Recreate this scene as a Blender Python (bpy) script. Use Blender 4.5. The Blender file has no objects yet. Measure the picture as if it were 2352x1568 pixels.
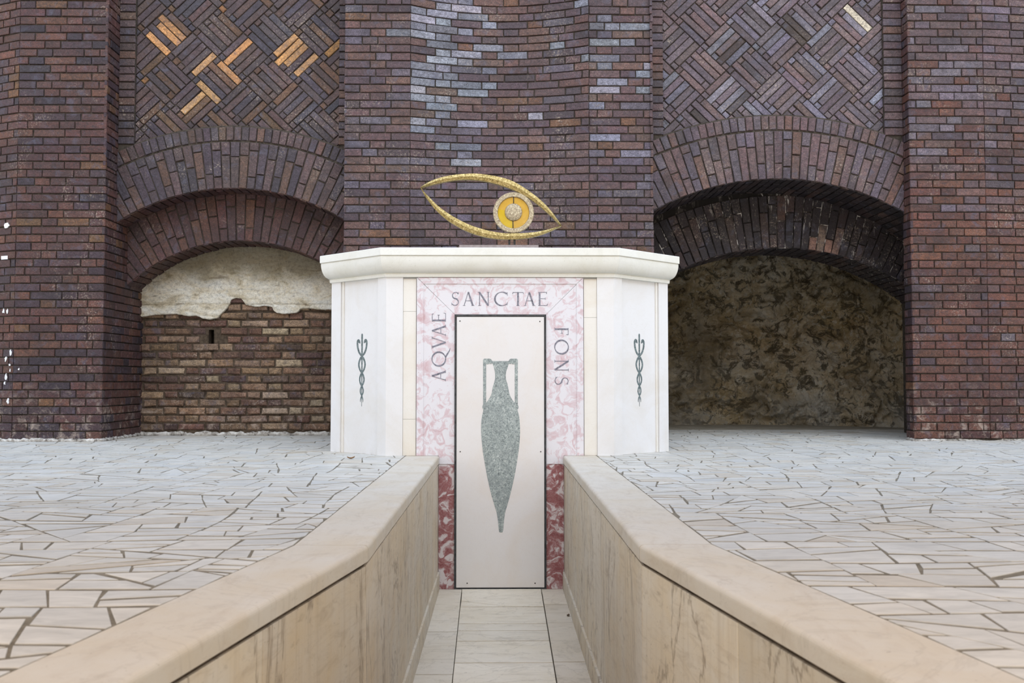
import bpy, math, random
from mathutils import Vector, noise, Euler, Matrix
PI = math.pi
sc = bpy.context.scene
C = sc.collection

# ------------------------------------------------------------------ camera
F_PX, CX, CY = 2250.0, 1176.0, 784.0
CAM = Vector((0, 0, 0.5))
PITCH, YAW = math.atan(91 / F_PX), math.atan(30 / F_PX)
cam_d = bpy.data.cameras.new('camera')
cam_d.sensor_width = 36; cam_d.lens = 36 * F_PX / 2352
cam_d.clip_start = 0.05; cam_d.clip_end = 200
cam_d.dof.use_dof = True; cam_d.dof.focus_distance = 6.9; cam_d.dof.aperture_fstop = 7.1
cam = bpy.data.objects.new('camera', cam_d); C.objects.link(cam)
cam.location = CAM; cam.rotation_euler = (PI / 2 + PITCH, 0, -YAW)
sc.camera = cam
RM = cam.rotation_euler.to_matrix()

def at(px, py, Y):
    """point of the plane at distance Y that the photograph shows at a pixel"""
    r = RM @ Vector(((px - CX) / F_PX, -(py - CY) / F_PX, -1))
    return CAM + r * (Y / r.y)

def on_floor(px, py, z=0.0):
    r = RM @ Vector(((px - CX) / F_PX, -(py - CY) / F_PX, -1))
    return CAM + r * ((z - CAM.z) / r.z)

# ------------------------------------------------------------------ light
sc.view_settings.view_transform = 'Standard'
sc.view_settings.look = 'None'
sc.view_settings.gamma = 1
sc.view_settings.use_curve_mapping = False
sc.view_settings.exposure = 0.2
w = bpy.data.worlds.new('sky'); sc.world = w; w.use_nodes = True
nt = w.node_tree; nt.nodes.clear()
wo = nt.nodes.new('ShaderNodeOutputWorld'); bg = nt.nodes.new('ShaderNodeBackground')
tc = nt.nodes.new('ShaderNodeTexCoord'); sp = nt.nodes.new('ShaderNodeSeparateXYZ'); rp = nt.nodes.new('ShaderNodeValToRGB')
nt.links.new(tc.outputs['Generated'], sp.inputs[0]); nt.links.new(sp.outputs['Z'], rp.inputs[0])
el = rp.color_ramp.elements
el[0].position = 0.0; el[0].color = (0.94, 0.86, 0.76, 1)
el[1].position = 1.0; el[1].color = (0.66, 0.84, 1.16, 1)
e = el.new(0.18); e.color = (0.92, 0.90, 0.86, 1)
e = el.new(0.45); e.color = (0.76, 0.88, 1.06, 1)
nt.links.new(rp.outputs[0], bg.inputs[0]); bg.inputs[1].default_value = 1.45
nt.links.new(bg.outputs[0], wo.inputs[0])
sl = bpy.data.lights.new('sun', 'SUN'); sl.energy = 1.7; sl.angle = math.radians(60); sl.color = (0.90, 0.95, 1.0)
sun = bpy.data.objects.new('sun', sl); C.objects.link(sun); sun.rotation_euler = (math.radians(42), 0, math.radians(12))

al = bpy.data.lights.new('porch_light', 'AREA'); al.shape = 'RECTANGLE'; al.size = 6; al.size_y = 2.6; al.energy = 50; al.color = (1.0, 0.68, 0.38)  # unseen fill light added to warm the near stone
pl_ = bpy.data.objects.new('porch_light', al); C.objects.link(pl_); pl_.location = (0, 0.9, 3.2)
SHADE_Y, SHADE_Z = 2.7, 3.3      # front edge and height of an added unseen slab that shades and warms the near court
# ------------------------------------------------------------------ materials
class NT:
    def __init__(s, name):
        s.m = bpy.data.materials.new(name); s.m.use_nodes = True
        s.t = s.m.node_tree; s.t.nodes.clear()
        s.out = s.t.nodes.new('ShaderNodeOutputMaterial'); s.b = s.t.nodes.new('ShaderNodeBsdfPrincipled')
        s.t.links.new(s.b.outputs[0], s.out.inputs[0])
        s.tc = s.t.nodes.new('ShaderNodeTexCoord').outputs['Object']
    def put(s, sock, v):
        if v is None: return
        if hasattr(v, 'is_linked') or isinstance(v, bpy.types.NodeSocket): s.t.links.new(v, sock)
        elif isinstance(v, (tuple, list)): sock.default_value = tuple(v) + ((1,) if len(v) == 3 and len(sock.default_value) == 4 else ())
        else: sock.default_value = v
    def map(s, scale=(1, 1, 1), rot=(0, 0, 0), src=None):
        n = s.t.nodes.new('ShaderNodeMapping'); s.put(n.inputs['Vector'], src or s.tc)
        n.inputs['Scale'].default_value = scale; n.inputs['Rotation'].default_value = rot
        return n.outputs[0]
    def noise(s, scale, detail=4, rough=0.55, dist=0.0, vec=None, color=False):
        n = s.t.nodes.new('ShaderNodeTexNoise'); s.put(n.inputs['Vector'], vec or s.tc)
        n.inputs['Scale'].default_value = scale; n.inputs['Detail'].default_value = detail
        n.inputs['Roughness'].default_value = rough; n.inputs['Distortion'].default_value = dist
        return n.outputs['Color' if color else 'Fac']
    def voro(s, scale, feat='F1', vec=None, out='Distance'):
        n = s.t.nodes.new('ShaderNodeTexVoronoi'); n.feature = feat; s.put(n.inputs['Vector'], vec or s.tc)
        n.inputs['Scale'].default_value = scale
        return n.outputs[out]
    def ramp(s, fac, *stops):
        n = s.t.nodes.new('ShaderNodeValToRGB'); s.put(n.inputs[0], fac)
        e = n.color_ramp.elements
        while len(e) < len(stops): e.new(0.5)
        for k, (p, c) in enumerate(stops):
            e[k].position = p; e[k].color = (c, c, c, 1) if isinstance(c, (int, float)) else tuple(c) + (1,)
        return n.outputs[0]
    def mix(s, fac, a, b, mode='MIX'):
        n = s.t.nodes.new('ShaderNodeMix'); n.data_type = 'RGBA'; n.blend_type = mode
        s.put(n.inputs[0], fac); s.put(n.inputs[6], a); s.put(n.inputs[7], b)
        return n.outputs[2]
    def math(s, op, a, b=0.0):
        n = s.t.nodes.new('ShaderNodeMath'); n.operation = op; s.put(n.inputs[0], a); s.put(n.inputs[1], b)
        return n.outputs[0]
    def attr(s, name, out='Color'):
        n = s.t.nodes.new('ShaderNodeAttribute'); n.attribute_name = name; return n.outputs[out]
    def sep(s, axis, src=None):
        n = s.t.nodes.new('ShaderNodeSeparateXYZ'); s.put(n.inputs[0], src or s.tc); return n.outputs[axis]
    def bump(s, h, strength=0.3, dist=0.01, prev=None):
        n = s.t.nodes.new('ShaderNodeBump'); s.put(n.inputs['Height'], h)
        n.inputs['Strength'].default_value = strength; n.inputs['Distance'].default_value = dist
        if prev is not None: s.put(n.inputs['Normal'], prev)
        return n.outputs[0]
    def done(s, col, rough=0.6, bump=None, metal=0.0, spec=0.5):
        s.put(s.b.inputs['Base Color'], col); s.put(s.b.inputs['Roughness'], rough)
        s.put(s.b.inputs['Metallic'], metal); s.put(s.b.inputs['Specular IOR Level'], spec)
        if bump is not None: s.put(s.b.inputs['Normal'], bump)
        return s.m

def brick_mat(name, efflor=0.70, soot=0.5, rough=(0.48, 0.78), spec=0.35, salt_low=True, drips=False):
    n = NT(name)
    c = n.attr('Col')
    m1 = n.noise(38, 6, 0.65, 0.4)
    c = n.mix(1.0, c, n.ramp(m1, (0.25, 0.50), (0.5, 1.0), (0.78, 1.6)), 'MULTIPLY')
    c = n.mix(1.0, c, n.ramp(n.noise(150, 5, 0.8, 0.5), (0.30, 0.30), (0.5, 1.0), (0.70, 2.1)), 'MULTIPLY')
    c = n.mix(n.ramp(n.noise(16, 6, 0.75, 1.2, vec=n.map((1, 1, 2.2))), (0.50, 0.0), (0.62, 0.45)), c, (0.035, 0.026, 0.030))
    c = n.mix(n.ramp(n.noise(26, 6, 0.75, 0.6), (0.58, 0.0), (0.72, 0.30)), c, (0.20, 0.15, 0.13))
    m2 = n.noise(2.2, 5, 0.6, 0.6)
    c = n.mix(n.ramp(m2, (0.42, 0.0), (0.72, soot)), c, (0.022, 0.017, 0.020))
    c = n.mix(n.ramp(n.noise(9, 4, 0.6, 0.8), (0.55, 0.0), (0.72, 0.45)), c, (0.10, 0.10, 0.14))
    e1 = n.math('MULTIPLY', n.ramp(n.noise(3.1, 4, 0.6, 0.5), (0.52, 0.0), (0.70, 1.0)), n.ramp(n.noise(60, 5, 0.7, 0.3), (0.52, 0.0), (efflor - 0.02, 0.9)))
    c = n.mix(e1, c, (0.42, 0.34, 0.27))
    if salt_low:
        lz = n.ramp(n.sep('Z'), (0.0, 1.0), (0.2, 0.9), (0.5, 0.12), (0.8, 0.0))
        e2 = n.math('MULTIPLY', lz, n.ramp(n.noise(11, 6, 0.7, 0.5), (0.52, 0.0), (0.70, 0.8)))
        c = n.mix(e2, c, (0.42, 0.34, 0.28))
    if drips:
        d1 = n.noise(9, 6, 0.75, 0.3, vec=n.map((3.2, 3.2, 0.7)))
        c = n.mix(n.math('MULTIPLY', n.ramp(n.noise(1.6, 3, 0.5), (0.46, 0.0), (0.60, 1.0)), n.ramp(d1, (0.60, 0.0), (0.64, 0.85))), c, (0.60, 0.55, 0.50))
    b = n.bump(n.noise(120, 5, 0.7), 0.6, 0.004)
    b = n.bump(n.noise(24, 5, 0.65, 0.6), 0.8, 0.012, b)
    return n.done(c, n.ramp(m1, (0.3, rough[0]), (0.7, rough[1])), b, spec=spec)

M = {}
M['brick'] = brick_mat('dark glazed brick')
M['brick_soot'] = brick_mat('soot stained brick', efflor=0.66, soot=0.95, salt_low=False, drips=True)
n = NT('salt streaked mortar')
dr_ = n.noise(7, 6, 0.7, 0.6, vec=n.map((1, 1, 0.5)))
M['mortar_salt'] = n.done(n.ramp(dr_, (0.50, (0.020, 0.017, 0.015)), (0.57, (0.10, 0.085, 0.075)), (0.60, (0.62, 0.58, 0.54))), 0.9, spec=0.1)
M['brick_rough'] = brick_mat('old rough brick', efflor=0.62, soot=0.55, rough=(0.75, 0.95), spec=0.2)

n = NT('dark mortar'); M['mortar'] = n.done(n.ramp(n.noise(30, 6, 0.7), (0.3, (0.030, 0.025, 0.021)), (0.75, (0.115, 0.096, 0.078))), 0.95, n.bump(n.noise(80, 5, 0.7), 0.6, 0.006), spec=0.1)
n = NT('brown mortar'); M['mortar_rough'] = n.done(n.ramp(n.noise(22, 6, 0.7), (0.3, (0.035, 0.025, 0.018)), (0.75, (0.16, 0.12, 0.085))), 0.95, n.bump(n.noise(60, 5, 0.7), 0.9, 0.01), spec=0.1)
n = NT('green grey mortar'); M['grout'] = n.done(n.ramp(n.noise(14, 5, 0.7), (0.3, (0.12, 0.105, 0.08)), (0.75, (0.26, 0.23, 0.18))), 0.95, n.bump(n.noise(80, 4, 0.7), 0.5, 0.004), spec=0.1)
n = NT('white mortar')
M['mortar_white'] = n.done(n.ramp(n.noise(16, 6, 0.7, 0.4), (0.36, (0.10, 0.085, 0.07)), (0.48, (0.40, 0.37, 0.33)), (0.62, (0.66, 0.64, 0.60))), 0.9, n.bump(n.noise(50, 6, 0.7), 0.8, 0.01), spec=0.2)

def marble(name, base, stain, vein, rough=0.45):
    n = NT(name)
    c = n.mix(n.ramp(n.noise(2.6, 5, 0.6, 0.8), (0.45, 0.0), (0.75, 0.8)), base, stain)
    c = n.mix(n.ramp(n.noise(5.0, 8, 0.7, 1.6), (0.485, 0.0), (0.50, 0.10), (0.515, 0.0)), c, vein)
    c = n.mix(n.ramp(n.noise(90, 3, 0.6), (0.66, 0.0), (0.74, 0.35)), c, vein)
    return n.done(c, rough, n.bump(n.noise(30, 5, 0.6), 0.12, 0.003))
M['marble'] = marble('white marble', (0.74, 0.74, 0.745), (0.67, 0.645, 0.60), (0.52, 0.47, 0.40))
M['marble_cream'] = marble('cream marble', (0.77, 0.75, 0.70), (0.70, 0.64, 0.54), (0.50, 0.42, 0.32))
M['marble_door'] = marble('pale door marble', (0.72, 0.705, 0.70), (0.70, 0.65, 0.60), (0.56, 0.50, 0.44), 0.35)
M['cornice'] = marble('weathered cornice marble', (0.76, 0.76, 0.71), (0.66, 0.65, 0.56), (0.28, 0.26, 0.20), 0.55)

def pink(name, white, rose, red, t=(0.44, 0.50, 0.56, 0.64)):
    n = NT(name)
    v = n.noise(9, 2, 0.5, 0.0, color=True)
    vm = n.t.nodes.new('ShaderNodeVectorMath'); vm.operation = 'MULTIPLY_ADD'
    n.put(vm.inputs[0], v); vm.inputs[1].default_value = (0.12, 0.12, 0.12); n.put(vm.inputs[2], n.tc)
    nn = n.noise(11, 7, 0.62, 1.5, vec=vm.outputs[0])
    c = n.ramp(nn, (t[0], white), (t[1], tuple(0.5 * a + 0.5 * b for a, b in zip(white, rose))), (t[2], rose), (t[3], red))
    c = n.mix(n.ramp(n.noise(16, 8, 0.7, 2.5), (0.47, 0.0), (0.50, 0.2), (0.53, 0.0)), c, (0.70, 0.68, 0.70))
    c = n.mix(n.ramp(n.noise(20, 6, 0.7, 2.0), (0.63, 0.0), (0.72, 0.6)), c, (0.42, 0.44, 0.50))
    return n.done(c, 0.38, n.bump(nn, 0.1, 0.003))
M['pink'] = pink('rose breccia marble', (0.70, 0.69, 0.73), (0.60, 0.465, 0.50), (0.48, 0.27, 0.28), (0.50, 0.515, 0.62, 0.80))
M['red'] = pink('red breccia marble', (0.60, 0.55, 0.56), (0.30, 0.11, 0.115), (0.20, 0.05, 0.055), (0.43, 0.455, 0.52, 0.66))

n = NT('green serpentine marble')
g1 = n.noise(70, 7, 0.75, 1.2)
c = n.ramp(g1, (0.34, (0.07, 0.09, 0.10)), (0.45, (0.23, 0.275, 0.275)), (0.55, (0.38, 0.43, 0.42)), (0.70, (0.66, 0.70, 0.68)))
c = n.mix(n.ramp(n.noise(7, 4, 0.6, 0.5), (0.45, 0.0), (0.75, 0.55)), c, (0.19, 0.225, 0.23))
M['green'] = n.done(c, 0.35)
n = NT('dark green serpentine')
M['green_dark'] = n.done(n.ramp(n.noise(110, 6, 0.75, 0.8), (0.38, (0.02, 0.035, 0.045)), (0.52, (0.10, 0.15, 0.16)), (0.68, (0.36, 0.42, 0.42))), 0.4)
n = NT('lettering grey'); M['letter'] = n.done(n.ramp(n.noise(60, 4, 0.6), (0.35, (0.10, 0.10, 0.13)), (0.6, (0.25, 0.25, 0.30))), 0.6)

def travertine(name, base, ochre, dark, pits=0.0, stretch=(3, 3, 14)):
    n = NT(name)
    c = n.mix(n.ramp(n.noise(3.2, 5, 0.6, 0.5), (0.40, 0.0), (0.70, 0.75)), base, ochre)
    v = n.map(stretch)
    c = n.mix(n.ramp(n.noise(2.2, 6, 0.65, 0.8, vec=v), (0.50, 0.0), (0.74, 0.5)), c, dark)
    st = n.noise(5.5, 5, 0.6, 0.5, vec=n.map((2.0, 2.0, 4.5), (0.3, 0.5, 0)))
    c = n.mix(n.ramp(st, (0.60, 0.0), (0.72, 0.32 + pits * 0.35)), c, tuple(x * 0.8 for x in dark))
    pt = n.noise(26, 5, 0.65, 0.6, vec=v)
    c = n.mix(n.ramp(pt, (0.66, 0.0), (0.72, 0.3 + pits * 0.5)), c, tuple(x * 0.45 for x in dark))
    vn = n.noise(1.5, 7, 0.6, 0.8, vec=n.map((1.6, 1.6, 0.55), (0.25, 0.2, 0)))
    c = n.mix(n.ramp(vn, (0.488, 0.0), (0.50, 0.15 + 0.8 * pits), (0.515, 0.0)), c, tuple(x * 0.62 for x in dark))
    fs_ = n.noise(1.0, 4, 0.6, 0.2, vec=n.map((30, 30, 1.4)))
    c = n.mix(n.ramp(fs_, (0.52, 0.0), (0.70, pits * 0.5)), c, dark)
    pk = n.noise(55, 4, 0.7, 0.3, vec=n.map((1, 1, 1.6)))
    c = n.mix(n.ramp(pk, (0.64, 0.0), (0.70, 0.55)), c, tuple(x * 0.7 for x in dark))
    c = n.mix(1.0, c, n.attr('Col'), 'MULTIPLY')
    return n.done(c, 0.6, n.bump(n.noise(45, 5, 0.65), 0.25, 0.004))
M['trav'] = travertine('cream travertine', (0.58, 0.53, 0.44), (0.56, 0.45, 0.29), (0.34, 0.27, 0.19), 0.7)
M['coping'] = travertine('honed travertine coping', (0.55, 0.51, 0.44), (0.51, 0.435, 0.32), (0.42, 0.35, 0.27), 0.05, (9, 2.5, 9))
M['slab'] = travertine('pale travertine slab', (0.66, 0.605, 0.51), (0.60, 0.53, 0.41), (0.40, 0.34, 0.26), 0.12, (2, 8, 2))

n = NT('pale paving marble')
c = n.mix(1.0, n.attr('Col'), n.ramp(n.noise(7, 6, 0.65, 1.0, vec=n.map((1, 3, 1))), (0.3, 0.80), (0.6, 1.04), (0.8, 1.1)), 'MULTIPLY')
c = n.mix(n.ramp(n.noise(0.9, 4, 0.6), (0.5, 0.0), (0.75, 0.35)), c, (0.42, 0.38, 0.30))
M['pave'] = n.done(c, 0.55, n.bump(n.noise(25, 5, 0.6), 0.15, 0.004))
n = NT('dusty cave floor'); M['dust'] = n.done(n.ramp(n.noise(5, 6, 0.7), (0.3, (0.26, 0.23, 0.17)), (0.7, (0.46, 0.41, 0.33))), 0.9, n.bump(n.noise(30, 5, 0.7), 0.5, 0.01))

n = NT('mossy tufa rock')
r1 = n.noise(2.4, 8, 0.68, 0.7)
c = n.ramp(r1, (0.34, (0.40, 0.31, 0.18)), (0.46, (0.70, 0.57, 0.37)), (0.54, (0.85, 0.74, 0.55)), (0.66, (0.92, 0.88, 0.78)))
c = n.mix(n.ramp(n.noise(1.1, 4, 0.6, 0.6), (0.48, 0.0), (0.66, 0.7)), c, (0.72, 0.54, 0.27))
c = n.mix(n.ramp(n.noise(14, 8, 0.75, 0.8), (0.52, 0.0), (0.60, 0.8)), c, (0.88, 0.83, 0.73))
c = n.mix(n.ramp(n.noise(6, 6, 0.75, 1.0), (0.51, 0.0), (0.57, 0.9)), c, (0.15, 0.12, 0.075))
c = n.mix(n.ramp(n.noise(0.8, 4, 0.6), (0.46, 0.0), (0.60, 0.6)), c, (0.20, 0.15, 0.08))
c = n.mix(n.math('MULTIPLY', n.ramp(n.sep('Z'), (0.1, 0.6), (0.9, 0.0)), n.ramp(n.noise(1.7, 5, 0.6), (0.48, 0.0), (0.6, 1.0))), c, (0.50, 0.48, 0.43))
b = n.bump(n.noise(9, 8, 0.75, 0.5), 1.0, 0.06); b = n.bump(n.noise(50, 6, 0.7), 0.7, 0.01, b)
M['rock'] = n.done(c, 0.75, b)

n = NT('weathered plaster and travertine')
p1 = n.noise(3.2, 7, 0.65, 0.8, vec=n.map((1, 1, 2.4)))
c = n.ramp(p1, (0.34, (0.42, 0.34, 0.22)), (0.43, (0.74, 0.65, 0.48)), (0.52, (0.88, 0.82, 0.69)), (0.66, (0.92, 0.90, 0.82)))
top = n.ramp(n.math('ADD', n.sep('Z'), n.math('MULTIPLY', n.noise(2.5, 5, 0.6), 0.35)), (0.0, 0.0), (1.0, 1.0))
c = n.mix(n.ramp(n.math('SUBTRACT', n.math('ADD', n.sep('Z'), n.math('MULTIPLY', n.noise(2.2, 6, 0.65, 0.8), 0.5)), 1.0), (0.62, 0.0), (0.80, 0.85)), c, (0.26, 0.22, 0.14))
cr = n.noise(5.5, 8, 0.7, 1.4, vec=n.map((1, 1, 2.0)))
c = n.mix(n.ramp(cr, (0.485, 0.0), (0.50, 0.35), (0.515, 0.0)), c, (0.30, 0.23, 0.15))
c = n.mix(n.ramp(n.noise(4.5, 7, 0.7, 0.4, vec=n.map((1, 1, 3))), (0.60, 0.0), (0.68, 0.6)), c, (0.34, 0.27, 0.17))
c = n.mix(1.0, c, n.ramp(n.noise(42, 7, 0.75, 0.6), (0.32, 0.55), (0.5, 1.0), (0.7, 1.15)), 'MULTIPLY')
fis = n.noise(4.0, 7, 0.65, 0.3, vec=n.map((1.0, 1.0, 6.0)))
c = n.mix(n.ramp(fis, (0.60, 0.0), (0.66, 0.7)), c, (0.24, 0.19, 0.12))
b = n.bump(fis, 0.8, 0.02); b = n.bump(n.noise(60, 7, 0.75), 1.0, 0.012, b)
M['plaster'] = n.done(c, 0.85, b)

n = NT('gilded bronze')
g = n.noise(75, 6, 0.8, 0.8)
M['bronze'] = n.done(n.ramp(g, (0.34, (0.10, 0.07, 0.025)), (0.5, (0.34, 0.25, 0.085)), (0.68, (0.72, 0.58, 0.30))), 0.42, n.bump(g, 0.6, 0.003), metal=0.7)
n = NT('aged bronze ring')
g = n.noise(90, 6, 0.8, 0.8)
M['bronze_pale'] = n.done(n.ramp(g, (0.34, (0.14, 0.10, 0.07)), (0.5, (0.42, 0.34, 0.22)), (0.68, (0.80, 0.72, 0.52))), 0.5, n.bump(g, 0.8, 0.004), metal=0.55)
def amber(name, c0, c1):
    n = NT(name)
    n.b.inputs['Coat Weight'].default_value = 0.4
    return n.done(n.ramp(n.noise(16, 3, 0.5, 0.4), (0.3, c0), (0.7, c1)), 0.12)
M['amber'] = amber('amber glass', (0.50, 0.29, 0.025), (0.60, 0.36, 0.06))
M['amber_deep'] = amber('deep yellow glass', (0.50, 0.33, 0.0), (0.58, 0.39, 0.01))
n = NT('dark iron'); M['iron'] = n.done((0.03, 0.028, 0.027), 0.45, metal=0.5)
n = NT('black door frame'); M['frame'] = n.done(n.ramp(n.noise(40, 5, 0.7), (0.3, (0.012, 0.013, 0.016)), (0.75, (0.09, 0.10, 0.11))), 0.4, metal=0.3)
n = NT('white paper'); M['paper'] = n.done(n.ramp(n.noise(60, 4), (0.3, (0.6, 0.62, 0.64)), (0.6, (0.8, 0.8, 0.8))), 0.7)
n = NT('dry leaf'); M['leaf'] = n.done(n.ramp(n.noise(80, 4), (0.3, (0.16, 0.08, 0.03)), (0.7, (0.42, 0.24, 0.10))), 0.7)
n = NT('dark leaf'); M['leaf_dark'] = n.done(n.ramp(n.noise(80, 4), (0.3, (0.03, 0.02, 0.012)), (0.7, (0.12, 0.07, 0.04))), 0.7)
n = NT('brown stone plinth'); M['plinth'] = n.done(n.ramp(n.noise(30, 5), (0.3, (0.20, 0.16, 0.155)), (0.7, (0.32, 0.27, 0.255))), 0.6)

# ------------------------------------------------------------------ mesh builder
class MB:
    def __init__(s): s.v = []; s.f = []; s.mi = []; s.col = []; s.sm = []
    def add(s, verts, faces, mi=0, col=(1, 1, 1), smooth=False):
        o = len(s.v); s.v += [tuple(p) for p in verts]
        for f in faces:
            s.f.append(tuple(i + o for i in f)); s.mi.append(mi); s.col.append(col); s.sm.append(smooth)
    def box(s, x0, x1, y0, y1, z0, z1, mi=0, col=(1, 1, 1), bev=0.0):
        if bev:
            s.prism([(x0, z0), (x1, z0), (x1, z1), (x0, z1)], lambda u, v, d: (u, y0 + d, v), y1 - y0, bev, mi, col); return
        s.add([(x0, y0, z0), (x1, y0, z0), (x1, y1, z0), (x0, y1, z0), (x0, y0, z1), (x1, y0, z1), (x1, y1, z1), (x0, y1, z1)],
              [(0, 1, 5, 4), (1, 2, 6, 5), (2, 3, 7, 6), (3, 0, 4, 7), (4, 5, 6, 7), (3, 2, 1, 0)], mi, col)
    def prism(s, poly, mp, depth, bev=0.0, mi=0, col=(1, 1, 1), off=0.0, back=True, tilt=None):
        """poly (u,v) counter-clockwise seen from the front; mp(u,v,d) with d growing away from the viewer"""
        n = len(poly); rings = []
        tl = tilt or (lambda u, v: 0)
        if bev:
            ins = inset(poly, bev)
            if ins is None: ins = poly; 
            rings.append([mp(u, v, off + tl(u, v)) for u, v in ins])
            rings.append([mp(u, v, off + bev * 0.8 + tl(u, v)) for u, v in poly])
        else: rings.append([mp(u, v, off + tl(u, v)) for u, v in poly])
        rings.append([mp(u, v, off + depth) for u, v in poly])
        vs = [p for r in rings for p in r]; fs = [tuple(range(n))]
        for k in range(len(rings) - 1):
            for i in range(n):
                j = (i + 1) % n
                fs.append((k * n + i, (k + 1) * n + i, (k + 1) * n + j, k * n + j))
        if back: fs.append(tuple((len(rings) - 1) * n + i for i in reversed(range(n))))
        s.add(vs, fs, mi, col)
    def tube(s, pts, rad, seg=8, mi=0):
        vs = []; fs = []; n = len(pts)
        for k, p in enumerate(pts):
            p = Vector(p); t = (Vector(pts[min(k + 1, n - 1)]) - Vector(pts[max(k - 1, 0)])).normalized()
            a = t.cross(Vector((0.3, 1, 0.2))).normalized(); b = t.cross(a)
            r = rad[k] if isinstance(rad, (list, tuple)) else rad
            vs += [p + (a * math.cos(q * 2 * PI / seg) + b * math.sin(q * 2 * PI / seg)) * r for q in range(seg)]
        for k in range(n - 1):
            for q in range(seg):
                r2 = (q + 1) % seg
                fs.append((k * seg + q, k * seg + r2, (k + 1) * seg + r2, (k + 1) * seg + q))
        fs += [tuple(reversed(range(seg))), tuple((n - 1) * seg + q for q in range(seg))]
        s.add(vs, fs, mi, smooth=True)
    def build(s, name, mats, parent=None):
        me = bpy.data.meshes.new(name); me.from_pydata(s.v, [], s.f)
        for m in (mats if isinstance(mats, (list, tuple)) else [mats]): me.materials.append(m)
        me.polygons.foreach_set('material_index', s.mi); me.polygons.foreach_set('use_smooth', s.sm)
        a = me.attributes.new('Col', 'FLOAT_COLOR', 'FACE')
        a.data.foreach_set('color', [x for c in s.col for x in (c[0], c[1], c[2], 1.0)])
        me.update()
        o = bpy.data.objects.new(name, me); C.objects.link(o)
        if parent: o.parent = parent; o.matrix_parent_inverse = parent.matrix_world.inverted() if False else Matrix.Translation(-Vector(parent_loc(parent)))
        return o

def parent_loc(p):
    l = Vector(p.location)
    while p.parent: p = p.parent; l = l  # parts sit at the thing's origin
    return l

def inset(poly, d):
    out = poly
    n = len(poly)
    for i in range(n):
        out = clip_edge(out, poly[i], poly[(i + 1) % n], d)
        if len(out) < 3: return None
    return out if len(out) == n else shrink(poly, d)

def shrink(poly, d):
    cx = sum(p[0] for p in poly) / len(poly); cy = sum(p[1] for p in poly) / len(poly)
    r = []
    for u, v in poly:
        l = math.hypot(u - cx, v - cy) or 1; k = max(0.3, 1 - d * 1.2 / l)
        r.append((cx + (u - cx) * k, cy + (v - cy) * k))
    return r

def clip_edge(poly, a, b, d=0.0):
    """keep what lies left of a->b, moved left by d"""
    ex, ey = b[0] - a[0], b[1] - a[1]; l = math.hypot(ex, ey)
    if l < 1e-9: return poly
    nx, ny = -ey / l, ex / l
    f = lambda p: (p[0] - a[0]) * nx + (p[1] - a[1]) * ny - d
    out = []
    for i in range(len(poly)):
        p, q = poly[i], poly[(i + 1) % len(poly)]; fp, fq = f(p), f(q)
        if fp >= 0: out.append(p)
        if (fp >= 0) != (fq >= 0):
            t = fp / (fp - fq); out.append((p[0] + (q[0] - p[0]) * t, p[1] + (q[1] - p[1]) * t))
    return out

def clip_rect(poly, u0, u1, v0, v1):
    for a, b in (((u0, v0), (u1, v0)), ((u1, v0), (u1, v1)), ((u1, v1), (u0, v1)), ((u0, v1), (u0, v0))):
        poly = clip_edge(poly, a, b)
        if len(poly) < 3: return []
    return poly

def strip_stroke(mb, pts, wd, mp, depth):
    """one continuous ribbon along a line, with a front and side walls"""
    n = len(pts); Lf, Rt = [], []
    closed = n > 3 and math.hypot(pts[0][0] - pts[-1][0], pts[0][1] - pts[-1][1]) < 1e-6
    for i, (p, w_) in enumerate(zip(pts, wd)):
        a = pts[i - 1] if i else (pts[-2] if closed else p); b = pts[i + 1] if i < n - 1 else (pts[1] if closed else p)
        ex, ey = b[0] - a[0], b[1] - a[1]; l = math.hypot(ex, ey) or 1; nx, ny = -ey / l, ex / l
        Lf.append((p[0] + nx * w_, p[1] + ny * w_)); Rt.append((p[0] - nx * w_, p[1] - ny * w_))
    vs = [mp(u, v, 0) for u, v in Lf] + [mp(u, v, 0) for u, v in Rt] + [mp(u, v, depth) for u, v in Lf] + [mp(u, v, depth) for u, v in Rt]
    fs = []
    for i in range(n - 1):
        fs += [(i, n + i, n + i + 1, i + 1), (2 * n + i, i, i + 1, 2 * n + i + 1), (n + i, 3 * n + i, 3 * n + i + 1, n + i + 1)]
    fs += [(0, 2 * n, 3 * n, n), (n - 1, 2 * n - 1, 4 * n - 1, 3 * n - 1)]
    mb.add(vs, fs)

def smooth_pts(P, n=6):
    out = []
    for i in range(len(P) - 1):
        p0 = P[max(i - 1, 0)]; p1 = P[i]; p2 = P[i + 1]; p3 = P[min(i + 2, len(P) - 1)]
        for k in range(n):
            t = k / n
            out.append(tuple(0.5 * ((2 * p1[j]) + (-p0[j] + p2[j]) * t + (2 * p0[j] - 5 * p1[j] + 4 * p2[j] - p3[j]) * t * t + (-p0[j] + 3 * p1[j] - 3 * p2[j] + p3[j]) * t ** 3) for j in (0, 1)))
    out.append(P[-1]); return out

def area(p): return 0.5 * abs(sum(p[i][0] * p[(i + 1) % len(p)][1] - p[(i + 1) % len(p)][0] * p[i][1] for i in range(len(p))))

def tag(o, label=None, cat=None, group=None, kind=None):
    if label: o['label'] = label
    if cat: o['category'] = cat
    if group: o['group'] = group
    if kind: o['kind'] = kind
    return o
def empty(name, loc=(0, 0, 0)):
    o = bpy.data.objects.new(name, None); C.objects.link(o); o.location = loc; o.empty_display_size = 0.1
    return o

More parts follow.
